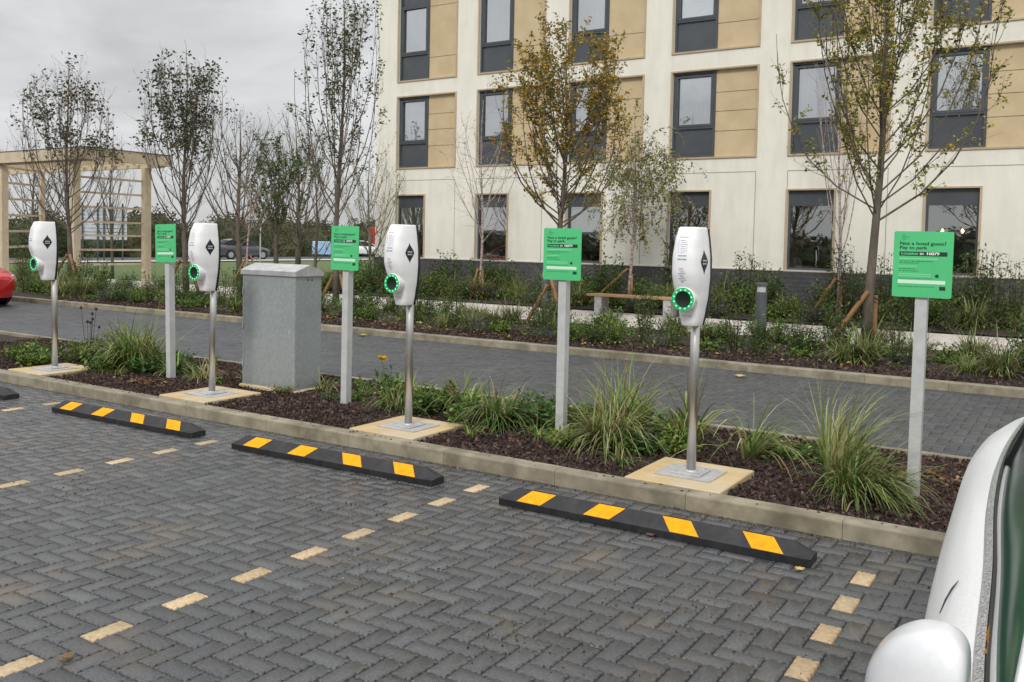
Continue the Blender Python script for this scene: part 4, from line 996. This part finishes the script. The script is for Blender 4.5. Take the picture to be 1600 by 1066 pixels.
def stakes(label, loc, legs, group='timber tree stakes'):
    t = thing('tree_stake', label, 'tree stake', loc, group=group)
    for p, q in legs: b = MB(); b.tube([p, q], .036, 10); b.build('post', M_stake, t, smooth='auto')
    b = MB(); tp = legs[0][1]; b.tube([(tp[0]-.12, tp[1]-.05, tp[2]-.12), (.0, .0, tp[2]-.05), (.10, .03, tp[2]-.12)], .014, 6); b.build('tie', M_podb, t)
    return t
stakes('leaning brown timber stake pair propping the rightmost young tree', (-2.68, 14.2, .05), [((-.62, -.12, 0), (-.02, -.08, .92)), ((.05, .12, 0), (.05, .12, .86))])
stakes('brown timber stakes crossed at the foot of the ochre tree', (-8.15, 14.2, .05), [((-.55, -.1, 0), (-.1, -.06, .78)), ((.30, -.1, 0), (-.05, -.05, .95)), ((-.05, .3, 0), (-.02, .05, .72))])
stakes('timber stakes at the foot of the slender tree left of the hotel', (-13.82, 14.5, .05), [((-.5, -.1, 0), (.05, -.04, .9)), ((.45, -.1, 0), (.0, .06, .9))])
stakes('dark timber stake behind the fourth sign', (-18.95, 14.5, .05), [((-.75, -.1, 0), (-.15, -.04, .95)), ((.2, .3, 0), (.05, .08, .8))])
stakes('timber stakes at the foot of the tree by the pergola', (-23.98, 14.5, .05), [((-.6, -.3, 0), (-.02, -.06, .95)), ((.75, -.2, 0), (.08, -.04, .95)), ((0, .4, 0), (0, .08, .8))])
stakes('light timber prop of the weeping birch above the bench', (-9.48, 20.3, .05), [((-1.0, -.2, .05), (-.05, -.04, .95)), ((.2, -.3, 0), (.03, .05, .8))])
stakes('short timber stakes of the bare birch by the second window', (-14.0, 20.3, .05), [((-.2, -.2, 0), (-.04, -.04, .8)), ((.25, -.2, 0), (.05, .05, .75))])
stakes('timber stakes of the thin bare birch left of the tallest tree', (-4.55, 20.5, .05), [((-.5, -.2, .1), (-.04, -.04, .9)), ((.1, -.1, 0), (.05, .05, .85))])
stakes('pale timber prop in front of the parked grey car', (-23.2, 20.2, 0), [((-.45, -.3, 0), (-.02, -.04, 1.0)), ((.5, .1, 0), (.03, .05, 1.0))])

# ================================================================== STREET FURNITURE
t = thing('bench', 'light timber bench on concrete legs beside the path', 'bench', (-8.55, 18.62, .012))
b = MB()
for k in range(4): b.box((-1.13, -.22+k*.112, .385), (1.13, -.22+k*.112+.102, .435), bev=.004)
b.build('seat', M_bench, t)
for sx in (-.85, .85): b = MB(); b.box((sx-.09, -.19, 0), (sx+.09, .19, .384), bev=.006); b.build('leg', M_galvp, t)
def bollard(label, loc, hh, r):
    t = thing('bollard', label, 'bollard', loc, group='dark grey path bollards')
    b = MB(); b.loft(lathe_ring([(r, 0), (r, hh-.16)], 20)); b.build('post', M_bollard, t, smooth='auto')
    b = MB(); b.loft(lathe_ring([(r*.82, hh-.16), (r*.82, hh-.05)], 20)); b.build('lamp_lens', M_lens, t, smooth='auto')
    b = MB(); b.loft(lathe_ring([(r*1.08, hh-.05), (r*1.08, hh-.01), (r*.9, hh)], 20)); b.build('cap', M_bollard, t, smooth='auto')
bollard('dark grey bollard light among plants right of the nearest charger', (-4.72, 15.5, 0), .98, .095)
bollard('grey bollard light behind the second sign post', (-11.0, 18.75, 0), .95, .09)

# pergola
t = thing('pergola', 'large timber pergola with horizontal slats at the far left', 'pergola', (-25.5, 15.6, 0))
for x, y, w_ in ((0, 0, .21), (.08, 2.35, .21), (-4.0, 0, .21), (-5.8, 2.3, .14), (-9.0, 0, .21), (-9.0, 2.3, .2)):
    b = MB(); b.box((x-w_/2, y-w_/2, -.02), (x+w_/2, y+w_/2, 3.73), bev=.008); b.build('post', M_timber, t)
b = MB(); b.box((-10.2, -.28, 3.78), (.9, -.18, 4.12)); b.box((-10.2, 2.6, 3.78), (.9, 2.7, 4.12)); b.box((.78, -.178, 3.78), (.898, 2.598, 4.118)); b.box((-10.2, -.178, 3.78), (-10.1, 2.598, 4.118))
b.box((-10.098, -.12, 3.735), (.778, .03, 3.85)); b.box((-10.098, 2.38, 3.735), (.778, 2.53, 3.85)); b.build('beam', M_timber, t)
b = MB()
for k in range(18): b.box((-9.9+k*.6, -.177, 3.90), (-9.9+k*.6+.06, 2.597, 4.08))
b.build('rafters', M_timber, t)
b = MB(); b.box((-10.22, -.30, 4.122), (.92, -.17, 4.136)); b.box((-10.22, 2.59, 4.122), (.92, 2.72, 4.136)); b.box((.77, -.168, 4.122), (.92, 2.588, 4.136)); b.build('flashing', M_bollard, t)
for k, z in enumerate((3.30, 2.85, 2.41, 1.96, 1.55, 1.11, .66)):
    b = MB(); b.box((-.02, .121, z-.03), (.03, 2.23, z+.03)); b.build('slat', M_timber, t)
for k, z in enumerate((3.7, 3.2, 2.68, 2.15, 1.62, 1.1, .6)):
    b = MB(); b.obox((-4.1, .1, z), (-5.72, 2.25, z+.04), .05, .07); b.build('slat', M_timber, t)
for z in (3.4, 2.9, 2.4, 1.9, 1.4, .9):
    b = MB(); b.obox((-9.0, .1, z), (-9.0, 2.2, z), .05, .07); b.build('slat', M_timber, t)

# slatted pale screen beyond the pergola
t = thing('advertising_screen', 'pale ribbed screen with dark upright bars seen through the pergola', 'screen', (-51, 33, 0), R(58))
for k in range(9): b = MB(); b.box((-1.35, -.03, 1.25+k*.235), (1.35, .03, 1.25+k*.235+.20)); b.build('board', M_board, t)
for x in (-1.15, -.3, .05, .5, 1.1): b = MB(); b.box((x-.05, -.11, -.05), (x+.05, -.035, 3.5)); b.build('upright', M_frame, t)
# road sign
t = thing('road_sign', 'small round road sign on a thin pole beyond the lawn', 'road sign', (-45.5, 40.6, 0), R(48))
b = MB(); b.tube([(0, 0, 0), (0, 0, 3.4)], .045, 8); b.build('pole', M_galvp, t)
b = MB(); b.loft(lathe_ring([(.42, .05), (.44, .07), (.42, .09)], 24, 'y', (0, 0, 3.25))); b.build('sign_face', M_signred, t)
b = MB(); b.loft(lathe_ring([(.30, .091), (.30, .095)], 24, 'y', (0, 0, 3.25))); b.build('sign_centre', M_board, t)
# blue notice board and hooked lamp
t = thing('display_board', 'pale blue boxed display board far beyond the lawn', 'board', (-53.0, 53.8, 0), R(44))
b = MB(); b.box((-.75, -.25, .25), (.75, .25, 1.35), bev=.05); b.build('panel', M_bluebox, t)
b = MB(); b.box((-.65, -.2, 0), (-.55, .2, .25)); b.box((.55, -.2, 0), (.65, .2, .25)); b.build('feet', M_frame, t)
t = thing('hooked_lamp', 'teal hook shaped lamp post above the blue board', 'lamp post', (-51.8, 54.3, 0), R(44))
b = MB(); b.tube([(0, 0, 0), (0, 0, 1.9)]+[(.32-.32*math.cos(a), 0, 2.15+.38*math.sin(a)) for a in [i*.32 for i in range(9)]], .065, 8); b.build('pole', M_teal, t, smooth=True)
b = MB(); b.loft(lathe_ring([(.05, 2.0), (.2, 2.05), (.12, 2.2), (.03, 2.25)], 12, 'z', (.6, 0, 0))); b.build('lamp_head', M_teal, t)

# ================================================================== CARS
def cr_interp(keys, n):
    """Catmull-Rom through rows of keys"""
    K = np.array(keys, float); out = []
    for i in range(len(K)-1):
        p0, p1, p2, p3 = K[max(i-1, 0)], K[i], K[i+1], K[min(i+2, len(K)-1)]
        for k in range(n):
            t = k/n; out.append(.5*((2*p1)+(-p0+p2)*t+(2*p0-5*p1+4*p2-p3)*t*t+(-p0+3*p1-3*p2+p3)*t**3))
    out.append(K[-1]); return np.array(out)
def car(name, label, loc, rz, paint, body, cab, wheels, roofz, mirror_s=None, trim=None, glassm=None, mirpaint=None):
    """local frame: nose at x=0 pointing to -x is the tail; x runs from nose (0) backwards (negative).
    body rows: s, half width, height of widest line, belt half width, belt height; cab rows: s, half width at belt, half width at roof, roof height, belt height"""
    t = thing(name, label, 'car', loc, rz); Bk = cr_interp(body, 6)
    b = MB(); rings = []
    for s_, hw, zm, bw, bz in Bk:
        half = [(0, .20), (hw*.80, .20), (hw-.035, .27), (hw-.008, .42), (hw, zm-.08), (hw-.002, zm), (hw-.012, zm+.035), ((hw*.45+bw*.55), bz-.035), (bw+.008, bz-.010), (bw-.01, bz), (bw*.6, bz+.018), (0, bz+.022)]
        rings.append([(-s_, y, z) for y, z in half]+[(-s_, -y, z) for y, z in half[-2:0:-1]])
    b.loft(rings); b.build('body', paint, t, smooth='auto' if not trim else True, recalc=True)
    Ck = cr_interp(cab, 6); n = len(Ck)
    # roof skin
    roof = MB(); rows = []
    for s_, bw, rw, rz_, bz in Ck: rows.append([(-s_, rw*k, rz_+.035*(1-k*k)-.0) for k in (-1, -.8, -.4, 0, .4, .8, 1)])
    i0 = next(i for i in range(n) if Ck[i][3] > roofz-.10); i1 = max(i for i in range(n) if Ck[i][3] > roofz-.14)
    roof.loft(rows[i0:i1+1], close=False, cap0=False, cap1=False); rf = roof.build('roof', paint, t, smooth=True)
    md = rf.modifiers.new('thick', 'SOLIDIFY'); md.thickness = .03; md.offset = -1
    for sg_, nm in ((1, 'side_window'), (-1, 'side_window')):
        g = MB(); rws = []
        for s_, bw, rw, rz_, bz in Ck:
            rws.append([(-s_, sg_*(bw-.014+(rw-bw)*u+.010*math.sin(math.pi*u)), bz-.01+(rz_-bz)*u) for u in (0, .25, .5, .75, 1)])
        g.loft(rws, close=False, cap0=False, cap1=False); g.build(nm, glassm or M_carglass, t, smooth=True)
        tr_ = MB()
        tr_.tube([(-s_, sg_*(bw-.004+(rw-bw)*1+.004), rz_-.005) for s_, bw, rw, rz_, bz in Ck], .024, 8); tr_.build('roof_pillar', paint, t, smooth=True)
        if trim:
            tr_ = MB(); rr = []
            for s_, bw, rw, rz_, bz in Ck:
                rr.append([(-s_, sg_*(bw+.016), bz-.012), (-s_, sg_*(bw+.011), bz+.006), (-s_, sg_*(bw-.002), bz+.012), (-s_, sg_*(bw-.006), bz-.01)])
            tr_.loft(rr); tr_.build('window_trim', trim, t, smooth='auto', recalc=True)
            tr_ = MB(); rr = []
            for s_, bw, rw, rz_, bz in Ck:
                rr.append([(-s_, sg_*(bw-.002), bz+.002), (-s_, sg_*(bw-.004), bz+.016), (-s_, sg_*(bw-.009), bz+.018), (-s_, sg_*(bw-.011), bz-.004)])
            tr_.loft(rr); tr_.build('window_seal', M_podb, t, smooth='auto', recalc=True)
        pb_ = MB(); k = int(n*.56); s_, bw, rw, rz_, bz = Ck[k]
        pb_.obox((-s_, sg_*(bw-.02), bz), (-s_+.0, sg_*(rw-.005), rz_-.02), .08, .03); pb_.build('door_pillar', M_podb, t)
    for nm, ia, ib in (('windscreen', 0, i0), ('rear_window', i1, n-1)):
        g = MB(); rws = []
        for i in range(ia, ib+1):
            s_, bw, rw, rz_, bz = Ck[i]; rws.append([(-s_, rw*k, rz_+.035*(1-k*k)) for k in (-1, -.5, 0, .5, 1)])
        if len(rws) > 1: g.loft(rws, close=False, cap0=False, cap1=False); g.build(nm, glassm or M_carglass, t, smooth=True)
    # interior tub and seats
    b = MB(); s0, s1 = cab[0][0]+.5, cab[-1][0]-.5; w_ = cab[1][1]-.12
    for q in (s0+.35, s0+1.15):
        for sy in (-1, 1): b.box((-q-.45, sy*w_*.5-.2, .98), (-q-.30, sy*w_*.5+.2, 1.28), bev=.04)
    b.build('seats', M_carint, t)
    L = body[-1][0]
    for sx in wheels:
        for sy in (-1, 1):
            hw = [r_ for r_ in Bk if r_[0] >= sx][0][1]
            ar = MB(); ar.loft(lathe_ring([(.36, -sy*(hw-.10)), (.36, -sy*(hw+.003))], 28, 'y', (-sx, 0, .33))); ar.build('wheel_arch', M_podb, t)
            w = MB(); w.loft(lathe_ring([(.20, -sy*(hw-.05)), (.30, -sy*(hw+.006)), (.32, -sy*(hw-.01)), (.32, -sy*(hw-.2))], 28, 'y', (-sx, 0, .32)), cap0=True); wh = w.build('wheel', M_tyre, t, smooth='auto')
            rm = MB(); rm.loft(lathe_ring([(.205, -sy*(hw+.006)), (.195, -sy*(hw+.0)), (.05, -sy*(hw-.015)), (.04, -sy*(hw+.004))], 20, 'y', (-sx, 0, .32)))
            for k in range(5):
                a = k*1.2566; rm.obox((-sx+.03*math.cos(a), sy*(hw+.004), .32+.03*math.sin(a)), (-sx+.2*math.cos(a), sy*(hw+.008), .32+.2*math.sin(a)), .035, .012)
            rm.build('rim', M_rim, wh)
    hw0, hz = body[2][1], body[2][2]
    for sy in (-1, 1):
        b = MB(); b.loft(lathe_ring([(.10, -sy*0-.0), (.08, .03)], 14, 'x', (-body[1][0]-.06, sy*(hw0*.78), hz-.04))); b.build('headlight', M_lens, t, smooth='auto')
        b = MB(); sT, hT, zT = body[-3][0], body[-3][1], body[-3][2]; b.box((-sT-.06, sy*hT-.10*(1 if sy > 0 else 0)*1-.0, zT-.12), (-sT+.10, sy*hT+.10*(1 if sy < 0 else 0)+0, zT+.03), bev=.02); b.build('tail_light', M_rlens, t)
    return t
sal_b = [(0, .48, .52, .40, .58), (.08, .62, .58, .50, .66), (.30, .76, .62, .60, .76), (.8, .86, .66, .68, .86), (1.25, .89, .70, .72, .93), (2.2, .90, .72, .76, .95), (3.2, .90, .76, .75, .98), (3.9, .86, .80, .68, 1.0), (4.3, .76, .78, .58, .96), (4.45, .58, .68, .45, .86)]
sal_c = [(1.15, .70, .64, .96, .93), (1.5, .73, .60, 1.18, .945), (2.0, .75, .56, 1.38, .95), (2.6, .75, .56, 1.42, .96), (3.2, .74, .55, 1.36, .98), (3.7, .68, .54, 1.17, .99), (4.05, .60, .52, 1.0, 1.0)]
def wheel_off(o): return o
car('parked_car', 'grey hatchback parked side on beyond the lawn', (-50.6, 45.7, 0), R(82), M_carg, sal_b, sal_c, (.85, 3.45), 1.42)
hat_b = [(r[0], r[1], r[2], r[3], r[4]) for r in sal_b]
car('parked_car', 'red car cut off by the left edge of the photo', (-19.25, 9.9, 0), R(8), M_carr, hat_b, sal_c, (.85, 3.45), 1.42)
# white car in the foreground, nose towards the camera. local x=0 nose, left side (+y) ... placed by its own centre line
wb_ = [(0, .42, .50, .34, .56), (.07, .56, .56, .46, .64), (.25, .70, .62, .58, .76), (.7, .78, .68, .66, .88), (1.15, .815, .72, .69, .945), (1.6, .835, .74, .715, .955), (2.2, .865, .78, .745, .965), (2.8, .885, .80, .76, .975), (3.3, .89, .83, .745, .985), (3.75, .845, .86, .70, .985), (4.05, .765, .84, .62, .97), (4.22, .62, .76, .50, .92)]
wc_ = [(1.02, .67, .63, .98, .945), (1.35, .695, .60, 1.16, .95), (1.8, .715, .56, 1.36, .96), (2.3, .745, .555, 1.45, .965), (2.8, .755, .55, 1.46, .975), (3.3, .735, .54, 1.40, .985), (3.7, .69, .52, 1.22, 1.0), (3.95, .62, .50, 1.04, 1.0)]
WC = car('parked_car', 'white car at the right edge with raindrops, door mirror towards the camera', (.60, .22, 0), R(-89.5), M_carw, wb_, wc_, (.75, 3.35), 1.46, trim=M_wet)
# door mirrors
for sg_ in (-1, 1):
    b = MB(); rings = []
    for u, k, dz in ((0, .70, -.004), (.05, .90, 0), (.2, 1.0, .004), (.42, 1.0, .002), (.62, .92, -.006), (.80, .78, -.018), (.93, .58, -.032), (1.0, .32, -.042)):
        y = sg_*(.700+.146*u); cx, cz = -1.20-.03*u, .965+dz; ring = []
        for j in range(28):
            a = 2*math.pi*j/28; ex = abs(math.cos(a))**.5*(1 if math.cos(a) > 0 else -1); ez = abs(math.sin(a))**.5*(1 if math.sin(a) > 0 else -1)
            ring.append((cx+ex*.080*k*(1-.18*ez)*(1 if ex > 0 else .5), y, cz+ez*.090*k))
        rings.append(ring)
    b.loft(rings); m_ = b.build('door_mirror', M_mirw, WC, smooth=True, recalc=True); md = m_.modifiers.new('smooth', 'SUBSURF'); md.levels = 2; md.render_levels = 2
    b = MB(); b.box((-1.2605, min(sg_*.715, sg_*.78), .91), (-1.252, max(sg_*.715, sg_*.78), 1.0)); b.build('mirror_glass', M_rim, m_)
    b = MB(); b.obox((-1.19, sg_*.66, .92), (-1.20, sg_*.74, .915), .08, .05); b.build('mirror_arm', M_podb, m_)
    b = MB(); b.tube([(-1.66, sg_*.790, .905), (-1.71, sg_*.786, .915), (-1.76, sg_*.779, .925), (-1.79, sg_*.772, .931)], [.0010, .0018, .0018, .0008], 6); b.build('door_seam', M_podb, WC)
b = MB(); rnd = random.Random(8); pl = Vector((-1.19, -.676, 1.05))
for k in range(5): b.leaf(pl+Vector((rnd.uniform(-.008, .008), -.004, rnd.uniform(-.008, .008))), Vector((rnd.uniform(-1, 1), 0, rnd.uniform(-.5, 1))), Vector((0, -1, .3)), .022, .014, (1, 1, 1))
M_lf2 = M_fleaf
o = b.build('fallen_leaf', M_lf2); o.matrix_world = Matrix.Translation((.60, .22, 0)) @ Matrix.Rotation(R(-89.5), 4, 'Z'); tag(o, 'small orange leaf stuck to the side window of the white car', 'leaf')

# delivery van and small white car far off near the hotel corner
t = thing('box_van', 'red and orange box van far behind beside the hotel corner', 'van', (-57.4, 66.2, 0), R(40))
b = MB(); b.box((-1.0, -1.0, .9), (1.2, 1.0, 2.75), bev=.05); b.build('cargo_box', M_carr, t)
b = MB(); b.box((.1, -1.02, 1.1), (1.1, -1.003, 2.4)); b.build('side_panel', M_orange, t)
b = MB(); b.box((1.25, -.95, .5), (2.9, .95, 2.1), bev=.12); b.build('cab', M_whitep, t)
b = MB(); b.box((-1.0, -.8, .5), (1.2, .8, .88)); b.build('chassis', M_frame, t)
for x in (-.5, 2.1):
    for sy in (-1, 1): b = MB(); b.loft(lathe_ring([(.4, -sy*.7), (.4, -sy*1.0)], 18, 'y', (x, 0, .4))); b.build('wheel', M_tyre, t)
car('parked_car', 'small white car below the red van by the hotel corner', (-54.5, 64.0, 0), R(38), M_whitep, sal_b, sal_c, (.85, 3.45), 1.42)

# ================================================================== FAR GREENERY
def woods(name, label, pts, n, seed, pal, lsz=.45, cat='woodland'):
    rnd = random.Random(seed); b = MB()
    for x, y, rx, hh in pts:            # bumpy inner mass of foliage and branches
        c = rcol(rnd, pal, .2); rings = []
        for i in range(6):
            ph = i/5*math.pi/2; rings.append([(x+rx*.86*math.cos(ph)*math.cos(a)*rnd.uniform(.8, 1.1), y+rx*.86*math.cos(ph)*math.sin(a)*rnd.uniform(.8, 1.1), hh*.84*math.sin(ph)*rnd.uniform(.9, 1.05)) for a in [k*.6283 for k in range(10)]])
        b.loft(rings, c=c)
    for i in range(n):
        x, y, rx, hh = rnd.choice(pts); a = rnd.uniform(0, 6.283); ph = math.asin(rnd.random()**.9); k_ = rnd.uniform(.82, 1.06)
        r = rx*math.cos(ph)*k_; z = hh*math.sin(ph)*k_
        d = Vector((rnd.gauss(0, 1), rnd.gauss(0, 1), rnd.gauss(.2, .6))); k = .7+.6*h(int(x*1.3+r), int(y), int(z*1.6))
        c = rcol(rnd, pal, .25); b.leaf((x+r*math.cos(a), y+r*math.sin(a), z), d, Vector((rnd.gauss(0, 1), rnd.gauss(0, 1), 1)), lsz*rnd.uniform(.5, 1.3), lsz*.6, (c[0]*k, c[1]*k, c[2]*k))
    o = b.build(name, M_leaf); return tag(o, label, cat, kind='stuff')
P_HED = [(.055, .075, .028), (.08, .10, .035), (.10, .10, .04), (.04, .055, .022)]
P_BRN = [(.12, .08, .045), (.15, .10, .05), (.09, .075, .04), (.08, .09, .035)]
rnd = random.Random(21)
woods('hedge', 'dark green hedge along the far road', [(-59.5+rnd.uniform(-.8, .8), y, 2.2, 2.2+rnd.uniform(-.4, .9)) for y in [i*1.5-6 for i in range(70)]], 42000, 31, P_HED, .22, 'hedge')
woods('distant_woodland', 'far wood of brown and green autumn trees on the horizon', [(-82+rnd.uniform(-10, 6), -10+i*2.6+rnd.uniform(-2, 2), 3.6, 2.8+rnd.uniform(0, 1.9)) for i in range(60)], 42000, 32, P_BRN+P_HED, .36)
woods('distant_woodland', 'far wood behind the road seen between the trees and the hotel', [(-97+i*2.2+rnd.uniform(-3, 3), 112+rnd.uniform(-6, 8)-i*.8, 5, 3.8+rnd.uniform(0, 2.6)) for i in range(26)], 22000, 33, P_BRN+P_HED, .5)
woods('distant_woodland', 'wood across the car park reflected in the hotel windows', [(-70+i*3.2, -42+rnd.uniform(-6, 6), 4, 1.5+rnd.uniform(0, 2.2)) for i in range(44)], 26000, 34, P_BRN+P_HED, .5)

# ================================================================== FALLEN LEAVES ON THE PAVING
spots = [(-1.11, 4.46, .045, (.85, .62, .2), 'yellow leaf at the right end of the nearest wheel stop'), (-1.93, 4.50, .05, (.22, .12, .10), 'dark curled leaf against the nearest wheel stop'),
         (-3.14, 1.90, .055, (.30, .18, .10), 'brown leaf beside the cream block at the lower left'), (-10.03, 11.1, .13, (.9, .7, .15), 'yellow leaf by the far kerb left of the charger'),
         (-10.0, 12.62, .14, (1.3, 1.1, .2), 'large yellow leaf on the far kerb bed'), (-3.50, 10.71, .12, (.8, .6, .3), 'tan leaf on the road right of the nearest charger'),
         (-4.1, 6.0, .05, (1.2, .9, .2), 'small yellow leaf in the mulch by the third slab')]
for i, (x, y, L_, c, lab) in enumerate(spots):
    rnd = random.Random(i+40); b = MB(); c = (min(1, c[0])*1, c[1]*1, c[2]*1)
    for k in range(5):
        a = -1.2+k*.6; b.leaf((0, 0, .006), Vector((math.cos(a), math.sin(a), .12)), Vector((0, 0, 1)), L_*(1-.12*abs(k-2)), L_*.5, (c[0]*.9/.42*.42, c[1], c[2]), fold=.2)
    o = b.build('fallen_leaf', M_leaf); o.location = (x, y, .004 if y < 5 or 7.3 < y < 11.2 else .11); o.rotation_euler = (0, 0, rnd.uniform(0, 6)); tag(o, lab, 'leaf')
# grit and leaf crumbs scattered on the paving
rnd = random.Random(91); b = MB()
for i in range(2600):
    x, y = rnd.uniform(-8, 1.5), rnd.uniform(1, 5.08)
    if i > 1100: q_ = rnd.choice(((-2.9, 3.3), (-1.9, 3.0), (-1.45, 3.75), (-1.2, 2.7), (-3.6, 3.9), (-5.2, 3.2))); x, y = rnd.gauss(q_[0], .22), min(5.05, rnd.gauss(q_[1], .14))
    s_ = rnd.uniform(.002, .006) if rnd.random() < .9 else rnd.uniform(.006, .012)
    if rnd.random() < .35: y = 5.09-abs(rnd.gauss(0, .05))
    c = rnd.choice([(.05, .035, .025), (.10, .07, .04), (.3, .27, .22), (.03, .025, .02), (.16, .10, .05)])
    a = rnd.uniform(0, 6); b.add([(x+s_*math.cos(a), y+s_*math.sin(a), .002), (x-s_*.6*math.sin(a), y+s_*.6*math.cos(a), .002), (x-s_*math.cos(a), y-s_*math.sin(a), .002), (x+s_*.5*math.sin(a), y-s_*.5*math.cos(a), .002), (x, y, .002+s_*.8)], [(0, 1, 4), (1, 2, 4), (2, 3, 4), (3, 0, 4)], 0, c)
tag(b.build('paving_debris', M_leaf), 'scattered grit and crumbs of leaf and bark on the grey paving', 'debris', kind='stuff')
